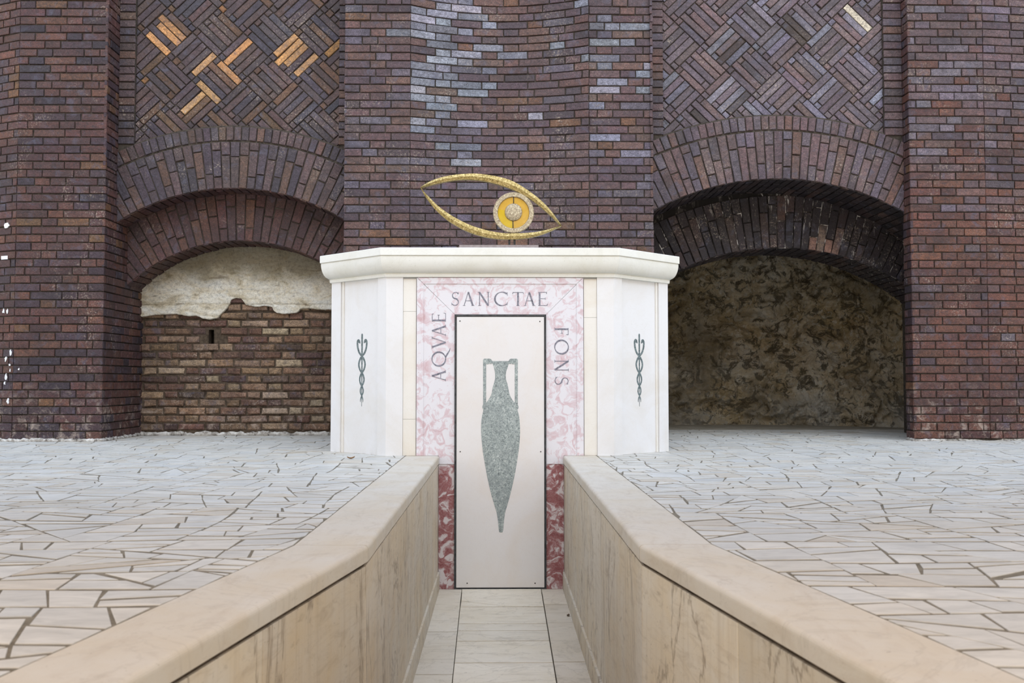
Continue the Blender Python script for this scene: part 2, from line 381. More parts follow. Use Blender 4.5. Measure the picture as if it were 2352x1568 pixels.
# ------------------------------------------------------------------ brickwork
PALETTES = {
 'pier':  [((0.100, 0.050, 0.043), 5), ((0.082, 0.044, 0.042), 5), ((0.062, 0.040, 0.046), 3), ((0.125, 0.060, 0.045), 2), ((0.046, 0.034, 0.042), 1), ((0.145, 0.078, 0.045), 0.5)],
 'centre':[((0.115, 0.072, 0.071), 6), ((0.100, 0.068, 0.074), 4), ((0.135, 0.080, 0.070), 3), ((0.12, 0.100, 0.12), 2), ((0.078, 0.055, 0.06), 2), ((0.15, 0.082, 0.052), 0.6)],
 'salt':  [((0.23, 0.235, 0.28), 4), ((0.17, 0.165, 0.20), 4), ((0.30, 0.295, 0.335), 1.4), ((0.14, 0.085, 0.07), 3)],  # sky sheen on smooth bricks put into the colour, with some weathered salts
 'right': [((0.120, 0.080, 0.083), 6), ((0.15, 0.120, 0.14), 3), ((0.135, 0.080, 0.072), 3), ((0.09, 0.065, 0.075), 1.5)],  # bluish sky reflection put into the colour of the upper right bricks
 'rightlow': [((0.120, 0.056, 0.043), 6), ((0.140, 0.064, 0.047), 3), ((0.095, 0.048, 0.042), 3), ((0.165, 0.075, 0.05), 0.7)],
 'herl':  [((0.082, 0.060, 0.063), 7), ((0.098, 0.064, 0.059), 4), ((0.066, 0.056, 0.068), 3), ((0.125, 0.072, 0.047), 1.6), ((0.30, 0.16, 0.07), 0.15)],
 'herr':  [((0.15, 0.117, 0.132), 6), ((0.165, 0.114, 0.112), 4), ((0.18, 0.165, 0.20), 2.5), ((0.10, 0.076, 0.082), 1.5), ((0.22, 0.20, 0.24), 0.6)],
 'arch':  [((0.100, 0.068, 0.067), 7), ((0.082, 0.063, 0.073), 4), ((0.125, 0.076, 0.061), 2), ((0.062, 0.050, 0.057), 1.6)],
 'archr': [((0.135, 0.090, 0.089), 7), ((0.118, 0.092, 0.106), 4), ((0.155, 0.093, 0.075), 2), ((0.090, 0.068, 0.070), 1.2)],
 'arch_in': [((0.098, 0.052, 0.046), 6), ((0.080, 0.047, 0.046), 4), ((0.118, 0.062, 0.048), 2)],
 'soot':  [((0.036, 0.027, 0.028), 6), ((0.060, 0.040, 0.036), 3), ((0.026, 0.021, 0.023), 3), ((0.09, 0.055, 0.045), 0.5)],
 'old':   [((0.19, 0.125, 0.085), 5), ((0.235, 0.165, 0.115), 3.5), ((0.14, 0.085, 0.063), 4), ((0.095, 0.064, 0.052), 2), ((0.30, 0.23, 0.165), 1.0)],
}
def pick(rng, pal):
    P = PALETTES[pal]; c = rng.choices([p[0] for p in P], [p[1] for p in P])[0]
    k = rng.uniform(0.68, 0.94) * (1.3 if pal == 'old' else 1.0)
    lu = 0.3 * c[0] + 0.5 * c[1] + 0.2 * c[2]; c = tuple(lu + (x - lu) * (1.15 if pal != 'salt' else 1.0) for x in c)
    return tuple(max(0.005, x * k * rng.uniform(0.95, 1.05)) for x in c)

def brick(mb, poly, mp, rng, pal, jit=0.0016, out=0.006, bev=0.004, depth=0.022, rough=0):
    a = rng.uniform(-1, 1) * 0.035; b = rng.uniform(-1, 1) * 0.06
    cu = sum(p[0] for p in poly) / len(poly); cv = sum(p[1] for p in poly) / len(poly)
    q = [(u + rng.uniform(-jit, jit), v + rng.uniform(-jit, jit)) for u, v in poly]
    o = rng.uniform(-out, out * 0.5)
    mb.prism(q, mp, depth, bev, 0, pal if isinstance(pal, tuple) else pick(rng, pal), o - 0.0, back=False, tilt=lambda u, v: a * 0.4 * (u - cu) + b * (v - cv))

PITCHV, BH, JT = 0.0684, 0.0588, 0.0092
def courses(mb, mp, u0, u1, v0, v1, rng, pal, keep=None, phase=0.0, L=0.255, S=0.122, jit=0.0016, pitch=PITCHV, bh=BH, palf=None, out=0.005, bev=0.004, jt=JT, skip=None):
    """Flemish bond laid over u0..u1, v0..v1"""
    row = 0; v = v0
    while v < v1 - 0.01:
        per = L + S + 2 * jt
        u = u0 - (per * 0.5 if row % 2 else 0) - phase - per; k = 0
        while u < u1:
            ln = L if k % 2 == 0 else S
            if rng.random() < 0.06: ln = L if ln == S else S
            if u1 - (u + ln) < 0.045: ln = u1 - u
            a, b = max(u, u0), min(u + ln, u1)
            if a == u0 and 0 < b - a < 0.04: u = u0; k += 1; continue
            u += ln + jt; k += 1
            if b - a < 0.03: continue
            p = [(a, v), (b, v), (b, min(v + bh, v1)), (a, min(v + bh, v1))]
            cu, cv = (a + b) / 2, v + bh / 2
            if keep and not keep(a, b, v, v + bh): continue
            if skip and skip(cu, cv): continue
            brick(mb, p, mp, rng, palf(cu, cv, rng) if palf else pal, jit, out, bev)
        v += pitch; row += 1

def sheet(mb, mp, u0, u1, v0, v1, nu=1, nv=1, d=0.012, mi=1):
    vs = [mp(u0 + (u1 - u0) * i / nu, v0 + (v1 - v0) * j / nv, d) for j in range(nv + 1) for i in range(nu + 1)]
    fs = [(j * (nu + 1) + i, j * (nu + 1) + i + 1, (j + 1) * (nu + 1) + i + 1, (j + 1) * (nu + 1) + i) for j in range(nv) for i in range(nu)]
    mb.add(vs, fs, mi)

ZT = 4.3                     # height to which the brickwork is built
front = lambda Y: (lambda u, v, d: (u, Y + d, v))

def ring_bricks(mb, cx, cz, r0, r1, a0, a1, Y, rng, pal, header=False, w=0.060):
    """voussoirs between radii r0 and r1"""
    mp = front(Y); gap = 0.0095
    n = max(1, round((a1 - a0) * r0 / (w + gap))); da = (a1 - a0) / n
    pats = [[0.29, 0.12], [0.13, 0.27], [0.21, 0.20], [0.27, 0.13], [0.10, 0.22, 0.07], [0.40]]
    last = -1
    for i in range(n):
        t0 = a0 + i * da; t1 = t0 + da
        if header: segs = [r1 - r0]
        else:
            k = rng.choice([x for x in range(5) if x != last]); last = k
            segs = pats[k]; sm = sum(segs); segs = [x * (r1 - r0) / sm for x in segs]
        r = r0
        for s_ in segs:
            ra, rb = r + gap * 0.5, r + s_ - gap * 0.5; r += s_
            g = lambda rr: gap * 0.5 / rr
            P = lambda rr, t: (cx + rr * math.sin(t), cz + rr * math.cos(t))
            poly = [P(ra, t0 + g(ra)), P(ra, t1 - g(ra)), P(rb, t1 - g(rb)), P(rb, t0 + g(rb))]
            worn = pal == 'soot' and ra < r0 + 0.02 and s_ < 0.28 and 2.74 < poly[0][0] < 3.10
            brick(mb, poly, mp, rng, (0.24 * rng.uniform(0.8, 1.2), 0.14, 0.105) if worn else pal, 0.0015, 0.005, 0.004)
def ring_sheet(mb, cx, cz, r0, r1, a0, a1, Y, d=0.012, n=40, mi=1):
    vs = []; fs = []
    for i in range(n + 1):
        t = a0 + (a1 - a0) * i / n
        for r in (r0, r1): vs.append((cx + r * math.sin(t), Y + d, cz + r * math.cos(t)))
    for i in range(n): fs.append((2 * i, 2 * i + 2, 2 * i + 3, 2 * i + 1))
    mb.add(vs, fs, mi)
def soffit(mb, cx, cz, r, a0, a1, y0, y1, rng, pal):
    mp = lambda u, v, d: (cx + (r + d) * math.sin(u / r), v, cz + (r + d) * math.cos(u / r))
    mq = lambda u, v, d: mp(v, u, d)
    # bricks run across the depth of the arch
    courses(mb, mq, y0, y1, a0 * r, a1 * r, rng, pal)
    sheet(mb, mq, y0, y1, a0 * r, a1 * r, 1, 40, 0.012)

def structure(name): return tag(empty(name), kind='structure')

# ---- measures of the wall (metres; z = 0 is the terrace, y grows away from the camera)
YP = 8.2
XL, XR, XC = -3.30, 3.485, 1.303
rng = random.Random(4)

# centre: a shallow hollow that fades out above the monument
def hollow(u, v):
    if u <= -0.75 or u >= 0.76: return 0.0
    k = max(0.0, min(1.0, (v - 1.7) / 2.0)) ** 0.9
    t = (u + 0.75) / 1.51
    return 0.21 * k * math.sin(PI * min(1, t)) ** 0.8
def step(u, v):
    k = max(0.0, min(1.0, (v - 1.6) / 1.8))
    return 0.02 * k if u > 0.76 else 0.0
mpc = lambda u, v, d: (u, YP + d + hollow(u, v) + step(u, v), v)
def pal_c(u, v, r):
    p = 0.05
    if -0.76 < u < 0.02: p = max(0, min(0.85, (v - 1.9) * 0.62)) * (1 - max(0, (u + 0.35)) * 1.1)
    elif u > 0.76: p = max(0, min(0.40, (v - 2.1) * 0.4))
    return 'salt' if r.random() < p else 'centre'  # more sheen-coloured bricks towards the top, painting in the sky's gloss
mb = MB()
for (a, b) in ((-XC, -0.752), (-0.748, 0.758), (0.762, XC)):
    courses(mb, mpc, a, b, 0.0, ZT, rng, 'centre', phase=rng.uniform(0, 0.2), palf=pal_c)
sheet(mb, mpc, -XC + 0.004, XC - 0.004, 0, ZT, 60, 40)
for sx in (-1, 1):           # returns at both ends
    mside = (lambda u, v, d, sx=sx: (sx * (XC - d), YP + u, v))
    ms = mside if sx > 0 else (lambda u, v, d: (-(XC - d), YP + 0.9 - u, v))
    courses(mb, ms, 0, 0.9, 0, ZT, rng, 'centre'); sheet(mb, ms, 0.0, 0.9, 0, ZT)
o = mb.build('wall_back', [M['brick'], M['mortar']]); tag(o, kind='structure')

def basket(mb, u0, u1, v0, v1, Y, rng, pal, accents=()):
    s = 0.308; bw = s / 5; g = 0.0085; c45 = math.sqrt(0.5); mp = front(Y)
    ox, oz = (u0 + u1) / 2 + 0.04, v0
    N = 14
    for i in range(-N, N):
        for j in range(-N, N):
            base = ((i) * s, (j) * s)
            for k in range(5):
                if k % 2 == 0: cuts = [(0, s * 0.84), (s * 0.84, s)] if (i * 3 + j * 5) % 2 else [(0, s * 0.16), (s * 0.16, s)]
                else: cuts = [(0, s)] if rng.random() < 0.7 else [(0, s * 0.2), (s * 0.2, s)]
                for (a, b) in cuts:
                    q = [(a + g / 2, k * bw + g / 2), (b - g / 2, k * bw + g / 2), (b - g / 2, (k + 1) * bw - g / 2), (a + g / 2, (k + 1) * bw - g / 2)]
                    if (i + j) % 2: q = [(s - y_, x_) for x_, y_ in q]
                    P = []
                    for (x_, y_) in q:
                        X, Z = base[0] + x_, base[1] + y_
                        P.append((ox + (X - Z) * c45 * 1.02, oz + (X + Z) * c45 * 0.98))
                    P = clip_rect(P, u0, u1, v0, v1)
                    if len(P) < 3 or area(P) < 2e-4: continue
                    cu = sum(p[0] for p in P) / len(P); cv = sum(p[1] for p in P) / len(P)
                    pl = pal
                    for (au, av, rr, col, pr) in accents:
                        if abs(cu - au) < rr and abs(cv - av) < rr and b - a > 0.1 and rng.random() < pr * 0.6: kk = rng.uniform(0.7, 1.1); pl = tuple(x * kk for x in col)
                    brick(mb, P, mp, rng, pl, 0.001, 0.006, 0.004)

def bay(name, x0, x1, xa, Y1, cx1, crown1, R1, t1, Y2, cx2, crown2, R2, t2, Y3, pals, mats, acc, jamb_l, jamb_r, a2r=None, tops=True):
    root = structure(name)
    cz1, cz2 = crown1 - R1, crown2 - R2
    al = math.asin(max(-1, (x0 - cx1) / R1)); ar = math.asin(min(1, (xa - cx1) / R1))
    # outer arch: long voussoirs and a rim of headers
    mb = MB(); ring_bricks(mb, cx1, cz1, R1, R1 + t1, al, ar, Y1, rng, pals[1])
    ring_sheet(mb, cx1, cz1, R1, R1 + t1, al, ar, Y1)
    soffit(mb, cx1, cz1, R1, al, ar, Y1 + 0.01, Y2 + 0.03, rng, pals[3])
    mb.build('outer_arch', [mats[0], M['mortar']], root)
    mb = MB(); r0 = R1 + t1 + 0.008
    ring_bricks(mb, cx1, cz1, r0, r0 + 0.125, math.asin((x0 - cx1) / r0), math.asin((x1 - cx1) / r0), Y1, rng, pals[1], True, 0.056)
    ring_sheet(mb, cx1, cz1, R1 + t1, r0 + 0.135, math.asin((x0 - cx1) / r0) - 0.03, math.asin((x1 - cx1) / r0) + 0.03, Y1)
    o = mb.build('arch_rim', [mats[0], M['mortar']], root); ro = r0 + 0.13
    zr = lambda u: cz1 + math.sqrt(max(0, ro * ro - (u - cx1) ** 2))
    # jambs beside the patterned panel
    for (a, b, ph) in ((x0, x0 + jamb_l, 0), (x1 - jamb_r, x1, 0.1)):
        mb = MB()
        courses(mb, front(Y1), a, b, 1.8, ZT, rng, pals[0], keep=lambda p, q, r, s: r > zr((p + q) / 2) - 0.02, L=(b - a), S=(b - a), jit=0.001, phase=0)
        sheet(mb, front(Y1), a - (0.06 if a == x0 else 0), b + (0.06 if a != x0 else 0), zr((a + b) / 2) - 0.15, ZT, d=0.0145)
        if a == x0: mb.add([(b, Y1 + 0.004, zr(b) - 0.1), (b, Y1 + 0.09, zr(b) - 0.1), (b, Y1 + 0.09, ZT), (b, Y1 + 0.004, ZT)], [(0, 1, 2, 3)], 1)
        else: mb.add([(a, Y1 + 0.004, zr(a) - 0.1), (a, Y1 + 0.09, zr(a) - 0.1), (a, Y1 + 0.09, ZT), (a, Y1 + 0.004, ZT)], [(3, 2, 1, 0)], 1)
        mb.build('brick_jamb', [mats[0], M['mortar']], root)
    mb = MB(); basket(mb, x0 + jamb_l, x1 - jamb_r, cz1 + R1 + 0.1, ZT, Y1 + 0.035, rng, pals[2], acc)
    sheet(mb, front(Y1 + 0.035), x0 + jamb_l, x1 - jamb_r, cz1 + R1, ZT)
    mb.build('woven_brick_panel', [mats[0], M['mortar']], root)
    # inner arch
    xl2, xr2 = (x0 if a2r is None else cx2 - 1.45), (x1 if a2r is None else a2r)
    al2, ar2 = math.asin(max(-1, (xl2 - cx2) / R2)), math.asin(min(1, (xr2 - cx2) / R2))
    mb = MB(); ring_bricks(mb, cx2, cz2, R2, R2 + t2, al2, ar2, Y2, rng, pals[3], w=0.062)
    ring_sheet(mb, cx2, cz2, R2, R2 + t2 + 0.3, al2, ar2, Y2)
    soffit(mb, cx2, cz2, R2, al2, ar2, Y2 + 0.01, Y3, rng, pals[3])
    mb.build('inner_arch', [mats[1], M['mortar'] if a2r is None else M['mortar_salt']], root)
    return root

# ---- left bay
accl = [(-2.93, 3.50, 0.10, (0.50, 0.25, 0.10), 1.0), (-2.60, 2.98, 0.09, (0.40, 0.23, 0.10), 0.9), (-2.28, 3.28, 0.10, (0.48, 0.23, 0.09), 0.7),
        (-1.85, 3.40, 0.09, (0.50, 0.26, 0.10), 0.8), (-1.70, 3.22, 0.07, (0.46, 0.25, 0.11), 0.8), (-2.05, 2.62, 0.06, (0.42, 0.32, 0.22), 0.8), (-2.62, 3.20, 0.07, (0.40, 0.22, 0.1), 0.6)]
wl = bay('wall_left', XL, -XC, -XC + 0.02, 8.45, -2.30, 2.165, 1.82, 0.41, 8.71, -2.30, 1.745, 1.45, 0.46, 9.12,
         ('arch', 'arch', 'herl', 'arch_in'), (M['brick'], M['brick']), accl, 0.135, 0.09)
# pier of the left bay: front, the bent strip at its far side, and the reveal
def mpl(u, v, d):
    b = (-4.04 - u)
    return (u, YP + d + max(0, b) * 0.45, v)
mb = MB()
courses(mb, mpl, -4.037, XL, 0.02, ZT, rng, 'pier', phase=0.05); courses(mb, mpl, -5.6, -4.041, 0.02, ZT, rng, 'pier', phase=0.13)
sheet(mb, mpl, -4.04, XL - 0.004, 0, ZT); sheet(mb, mpl, -5.6, -4.04, 0, ZT)
mb.build('brick_pier', [M['brick'], M['mortar']], wl)
mb = MB(); mr = lambda u, v, d: (XL - d, YP + u, v)
courses(mb, mr, 0.0, 0.93, 0.02, 2.3, rng, 'pier', L=0.255, S=0.122); courses(mb, mr, 0.0, 0.27, 2.31, ZT, rng, 'pier')
sheet(mb, mr, 0.004, 0.95, 0, ZT)
mb.build('brick_reveal', [M['brick'], M['mortar']], wl)
# back of the left niche: rough brick with a socket hole
YN = 9.10
hole = (at(480, 758, YN).x, at(491, 758, YN).x, at(485, 806, YN).z, at(485, 757, YN).z)
mb = MB()
def rough_mp(u, v, d): return (u, YN + d + 0.018 * noise.noise(Vector((u * 2, v * 2, 3))), v)
courses(mb, rough_mp, -3.34, -1.0, 0.05, 1.30, rng, 'old', L=0.235, S=0.115, jit=0.006, pitch=0.0735, bh=0.056, out=0.008, bev=0.010, jt=0.017,
        skip=lambda u, v: hole[0] - 0.02 < u < hole[1] + 0.06 and hole[2] < v < hole[3])
for (a, b, c_, d_) in ((-3.36, hole[0], 0, 2.0), (hole[1], -1.0, 0, 2.0), (hole[0], hole[1], 0, hole[2]), (hole[0], hole[1], hole[3], 2.0)):
    sheet(mb, rough_mp, a, b, c_, d_, 12, 8, 0.014)
h = hole
mb.add([(h[0], YN, h[2]), (h[1], YN, h[2]), (h[1], YN, h[3]), (h[0], YN, h[3]), (h[0], YN + .25, h[2]), (h[1], YN + .25, h[2]), (h[1], YN + .25, h[3]), (h[0], YN + .25, h[3])],
       [(0, 1, 5, 4), (1, 2, 6, 5), (2, 3, 7, 6), (3, 0, 4, 7), (4, 5, 6, 7)], 1)
mb.build('niche_brickwork', [M['brick_rough'], M['mortar_rough']], wl)
# plaster and travertine above it
edge = [(300, 729), (329, 727), (357, 723), (404, 721), (430, 726), (450, 725), (465, 731), (479, 734), (500, 730), (506, 722), (514, 714), (525, 702), (529, 689), (542, 684), (555, 686), (564, 700), (589, 705), (608, 702), (625, 705), (628, 713), (636, 719), (654, 721), (684, 718), (689, 709), (710, 708), (732, 711), (761, 711), (800, 711)]
E = [at(x, y, YN - 0.03) for x, y in edge]
def edge_z(x):
    for a, b in zip(E, E[1:]):
        if a.x <= x <= b.x: return a.z + (b.z - a.z) * (x - a.x) / (b.x - a.x)
    return E[0].z if x < E[0].x else E[-1].z
mb = MB(); nu, nv = 150, 60; vs = []; fs = []
ux0, ux1 = -3.33, -1.05
for j in range(nv + 1):
    for i in range(nu + 1):
        x = ux0 + (ux1 - ux0) * i / nu; z0 = edge_z(x) + 0.006 * noise.noise(Vector((x * 40, 0, 0))); z1 = 1.85
        z = z0 + (z1 - z0) * (j / nv) ** 1.2
        p = Vector((x * 3, z * 5, 0)); dpt = 0.010 * noise.fractal(p, 0.5, 2.2, 8) + 0.008 * noise.noise(Vector((x * 1.5, z * 1.5, 7)))
        if j == 0: dpt += 0.045
        elif j == 1: z = z0 + 0.002
        for jx, w_ in ((at(555, 600, YN).x, 0.008), (at(645, 600, YN).x, 0.006)):
            if abs(x - jx) < w_ and z > 1.12: dpt += 0.012
        if abs(z - 1.205) < 0.008: dpt += 0.012
        vs.append((x, YN - 0.035 + dpt, z))
for j in range(nv):
    for i in range(nu):
        a = j * (nu + 1) + i; fs.append((a, a + 1, a + nu + 2, a + nu + 1))
mb.add(vs, fs, 0, smooth=True)
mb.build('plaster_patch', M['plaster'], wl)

# ---- right bay
accr = [(3.10, 3.62, 0.12, (0.60, 0.52, 0.40), 0.5), (2.05, 3.4, 0.06, (0.06, 0.04, 0.035), 0.6), (1.8, 2.75, 0.08, (0.06, 0.045, 0.04), 0.7), (2.6, 3.55, 0.08, (0.07, 0.05, 0.04), 0.7), (3.3, 3.0, 0.08, (0.26, 0.26, 0.32), 0.6)]
wr = bay('wall_right', XC, XR, 3.95, 8.33, 2.40, 2.235, 2.23, 0.42, 8.95, 2.59, 1.725, 2.18, 0.49, 9.50,
         ('archr', 'archr', 'herr', 'soot'), (M['brick'], M['brick_soot']), accr, 0.11, 0.155, a2r=3.95)
mb = MB()
pr = lambda u, v, r: 'right' if r.random() < max(0.08, min(0.95, (v - 1.7) / 1.3)) else 'rightlow'  # bluer bricks take over with height, painting in the reflected sky
mpr = lambda u, v, d: (u, YP + d, v)
courses(mb, mpr, XR, 4.127, 0.02, ZT, rng, 'right', palf=pr); 
mpr2 = lambda u, v, d: (u, YP + d + max(0, u - 4.13) * 0.10, v)
courses(mb, mpr2, 4.131, 5.6, 0.02, ZT, rng, 'right', palf=pr, phase=0.15)
sheet(mb, mpr2, XR + 0.004, 4.13, 0, ZT); sheet(mb, mpr2, 4.13, 5.6, 0, ZT)
mb.build('brick_pier', [M['brick'], M['mortar']], wr)
mb = MB(); mr = lambda u, v, d: (XR + d, YP + 0.15 - u, v)
courses(mb, mr, 0.0, 0.15, 0.02, ZT, rng, 'pier'); sheet(mb, mr, 0, 0.146, 0, ZT)
mb.box(XR + 0.02, XR + 0.45, YP + 0.13, YP + 0.15, 0, ZT, 1)
mb.box(3.94, 5.6, 8.42, 9.5, 0, 2.6, 1)
mb.build('brick_reveal', [M['brick'], M['mortar']], wr)
# rock face closing the right niche
mb = MB(); path = [(0.6, 11.45), (1.8, 11.35), (2.6, 11.3), (3.3, 11.2), (3.9, 10.95), (4.4, 10.5), (4.75, 9.9), (4.95, 9.3), (5.0, 8.9)]
def on_path(t):
    s_ = t * (len(path) - 1); i = min(int(s_), len(path) - 2); f = s_ - i
    return path[i][0] + (path[i + 1][0] - path[i][0]) * f, path[i][1] + (path[i + 1][1] - path[i][1]) * f
nu, nv = 420, 190; vs = []; fs = []
for j in range(nv + 1):
    for i in range(nu + 1):
        t = i / nu; x, y = on_path(t); z = -0.02 + 2.35 * j / nv
        p = Vector((x * 1.3, y * 1.3, z * 1.6))
        dd = 0.24 * noise.fractal(p, 0.7, 2.1, 8) + 0.14 * abs(noise.noise(p * 2.3)) + 0.10 * noise.noise(p * 5 + Vector((3 * noise.noise(p * 2), 0, 0)))
        dd += 0.25 * max(0, z - 1.1)            # leans forward at the top
        if z < 0.12: dd *= 0.6 + z * 3.3
        vs.append((x, y - dd, z))
for j in range(nv):
    for i in range(nu):
        a = j * (nu + 1) + i; fs.append((a, a + 1, a + nu + 2, a + nu + 1))
mb.add(vs, fs, 0, smooth=True)
mb.build('rock_face', M['rock'], wr)
mb = MB(); mb.box(0.4, 5.6, 9.4, 12, 2.05, 2.3)
mb.box(0.4, 1.2, 9.1, 11.6, 0, 2.2)
mb.build('niche_vault', M['rock'], wr)

# bits of white mortar along the foot of the walls
def bead(name, pts, h, d, seed, parent):
    mb = MB(); vs = []; fs = []; n = 0; r = random.Random(seed)
    P = []
    for (a, b) in zip(pts, pts[1:]):
        L = math.hypot(b[0] - a[0], b[1] - a[1]); m = max(2, int(L / 0.012))
        for i in range(m): P.append((a[0] + (b[0] - a[0]) * i / m, a[1] + (b[1] - a[1]) * i / m))
    P.append(pts[-1])
    for k, (x, y) in enumerate(P):
        q = P[min(k + 1, len(P) - 1)]; o = P[max(k - 1, 0)]
        tx, ty = q[0] - o[0], q[1] - o[1]; l = math.hypot(tx, ty); nx, ny = ty / l, -tx / l
        hh = h * (0.8 + 0.45 * noise.fractal(Vector((k * 0.09, seed, 0)), 0.5, 2, 5)); dd = d * (0.7 + 0.4 * noise.noise(Vector((k * 0.07, seed, 5))))
        hh = max(0.004, hh); dd = max(0.004, dd)
        vs += [(x - nx * 0.02, y - ny * 0.02, -0.01), (x + nx * dd, y + ny * dd, 0.0), (x + nx * dd * 0.7, y + ny * dd * 0.7, hh * 0.7), (x + nx * 0.004, y + ny * 0.004, hh), (x - nx * 0.02, y - ny * 0.02, hh)]
    for k in range(len(P) - 1):
        for q in range(4): fs.append((k * 5 + q, (k + 1) * 5 + q, (k + 1) * 5 + q + 1, k * 5 + q + 1))
    mb.add(vs, fs, 0, smooth=True); mb.build(name, M['mortar_white'], parent)
bead('mortar_skirt', [(-5.4, 8.2 + 0.6), (-4.04, 8.2), (XL, 8.2), (XL, 9.08)], 0.030, 0.03, 3, wl)
bead('mortar_skirt', [(XL, 9.09), (-1.0, 9.09)], 0.040, 0.022, 8, wl)
bead('mortar_skirt', [(XR, 8.33), (XR, 8.2), (5.4, 8.3)], 0.022, 0.03, 12, wr)

mb = MB(); mb.box(-9, 9, -3, SHADE_Y, SHADE_Z, SHADE_Z + 0.25)  # added out of view to shade the near court and bounce warm light
n = NT('warm ceiling plaster'); M['ceiling'] = n.done(n.ramp(n.noise(3, 4), (0.3, (0.66, 0.47, 0.29)), (0.7, (0.74, 0.55, 0.36))), 0.9)
o = mb.build('ceiling', M['ceiling']); tag(o, kind='structure')
# ------------------------------------------------------------------ terrace
def crazy(mb, planes, x0, x1, y0, y1, seed, z=0.0):
    r = random.Random(seed); out = []
    def split(p, lvl=0):
        A = area(p)
        if A < target[0] or lvl > 16: out.append(p); target[0] = r.uniform(0.011, 0.042); return
        best = 0
        for i in range(len(p)):
            for j in range(i + 1, len(p)):
                d_ = math.hypot(p[i][0] - p[j][0], p[i][1] - p[j][1])
                if d_ > best: best = d_; ax = (p[j][0] - p[i][0], p[j][1] - p[i][1])
        xs = [q[0] for q in p]; ys = [q[1] for q in p]
        ang = math.atan2(ax[1], ax[0]) + PI / 2 + r.gauss(0, 0.22)
        if (max(xs) - min(xs)) > 1.25 * (max(ys) - min(ys)): ang = PI / 2 + r.gauss(0, 0.27)
        else: ang = r.gauss(0, 0.30)
        cx = sum(xs) / len(p); cy = sum(ys) / len(p)
        cx += r.uniform(-0.16, 0.16) * (max(xs) - min(xs)); cy += r.uniform(-0.16, 0.16) * (max(ys) - min(ys))
        a = (cx, cy); b = (cx + math.cos(ang), cy + math.sin(ang))
        for q in (clip_edge(p, a, b), clip_edge(p, b, a)):
            if len(q) >= 3 and area(q) > 1e-4: split(q, lvl + 1)
    target = [0.02]
    # start from a loose mesh of big slabs so that no joint runs the whole terrace
    gy = y0; row = 0
    while gy < y1:
        gx = x0 - r.uniform(0, 0.6); h_ = r.uniform(0.5, 0.8)
        while gx < x1:
            w_ = r.uniform(0.55, 1.0)
            split([(gx, gy), (gx + w_, gy), (gx + w_, gy + h_), (gx, gy + h_)])
            gx += w_
        gy += h_
    wob = lambda p: (p[0] + 0.08 * noise.noise(Vector((p[0] * 1.0, p[1] * 1.0, seed))) + 0.007 * noise.noise(Vector((p[0] * 7, p[1] * 7, seed))), p[1] + 0.08 * noise.noise(Vector((p[0] * 1.0, p[1] * 1.0, seed + 9))) + 0.007 * noise.noise(Vector((p[0] * 7, p[1] * 7, seed + 4))))
    for p in out:
        q = [wob(v) for v in p]
        for (a, b) in planes: q = clip_edge(q, a, b) if len(q) >= 3 else q
        if len(q) < 3 or area(q) < 2e-4: continue
        s_ = q
        for i in range(len(q)):
            g = r.choice([0.0028, 0.0035, 0.0042, 0.0052, 0.0068])
            a, b = q[i], q[(i + 1) % len(q)]; l = math.hypot(b[0] - a[0], b[1] - a[1])
            if l < 1e-4: continue
            g *= 1.9 if abs(b[0] - a[0]) > 1.2 * abs(b[1] - a[1]) else 0.8
            tw = r.gauss(0, 0.024)
            mx, my = (a[0] + b[0]) / 2, (a[1] + b[1]) / 2; ca, sa = math.cos(tw), math.sin(tw)
            dx, dy = (b[0] - a[0]) / 2, (b[1] - a[1]) / 2
            dx, dy = dx * ca - dy * sa, dx * sa + dy * ca
            s_ = clip_edge(s_, (mx - dx, my - dy), (mx + dx, my + dy), g + abs(tw) * l * 0.2)
            if len(s_) < 3: break
        if len(s_) < 3 or area(s_) < 1e-4: continue
        k = r.uniform(0.92, 1.06); wv = r.uniform(-0.02, 0.025)
        col = (0.53 * k + wv * 0.5, 0.515 * k, 0.475 * k - wv * 0.6)
        if r.random() < 0.08: col = (0.50 * k, 0.455 * k, 0.385 * k)
        h = r.uniform(-0.0006, 0.0008)
        mb.prism(s_, lambda u, v, d: (u, v, z + h - d), 0.006, 0.0012, 0, col, back=False)

XI_L, XI_R, XO_L, XO_R, YK, SPL = -0.405, 0.437, -0.625, 0.655, 3.02, 0.166
floor = structure('floor')
# left: between the coping line and the far walls
mb = MB()
pl = [((XO_L, YK), (XO_L, 9.3)), ((XO_L - SPL * 4, YK - 4), (XO_L, YK)), ((0, 9.15), (-9, 9.15)), ((-9, -0.2), (0, -0.2))]
crazy(mb, pl, -5.6, -0.55, -0.2, 9.2, 5)
mb.add([(XO_L, YK, -0.0022), (XO_L, 9.3, -0.0022), (-7, 9.3, -0.0022), (-7, -0.3, -0.0022), (XO_L - SPL * 3.32, -0.3, -0.0022)], [(0, 1, 2, 3, 4)], 1)
mb.build('left_terrace_paving', [M['pave'], M['grout']], floor)
mb = MB()
pr_ = [((XO_R, 12), (XO_R, YK)), ((XO_R, YK), (XO_R + SPL * 4, YK - 4)), ((9, 10.1), (0, 10.1)), ((0, -0.2), (9, -0.2))]
crazy(mb, pr_, 0.55, 5.7, -0.2, 10.1, 11)
mb.add([(XO_R, YK, -0.0022), (XO_R + SPL * 3.32, -0.3, -0.0022), (7, -0.3, -0.0022), (7, 9.9, -0.0022), (XO_R, 9.9, -0.0022)], [(0, 1, 2, 3, 4)], 1)
mb.add([(0.4, 9.9, -0.0022), (7, 9.9, -0.0022), (7, 12, 0.0), (0.4, 12, 0.0)], [(0, 1, 2, 3)], 2)
mb.build('right_terrace_paving', [M['pave'], M['grout'], M['dust']], floor)
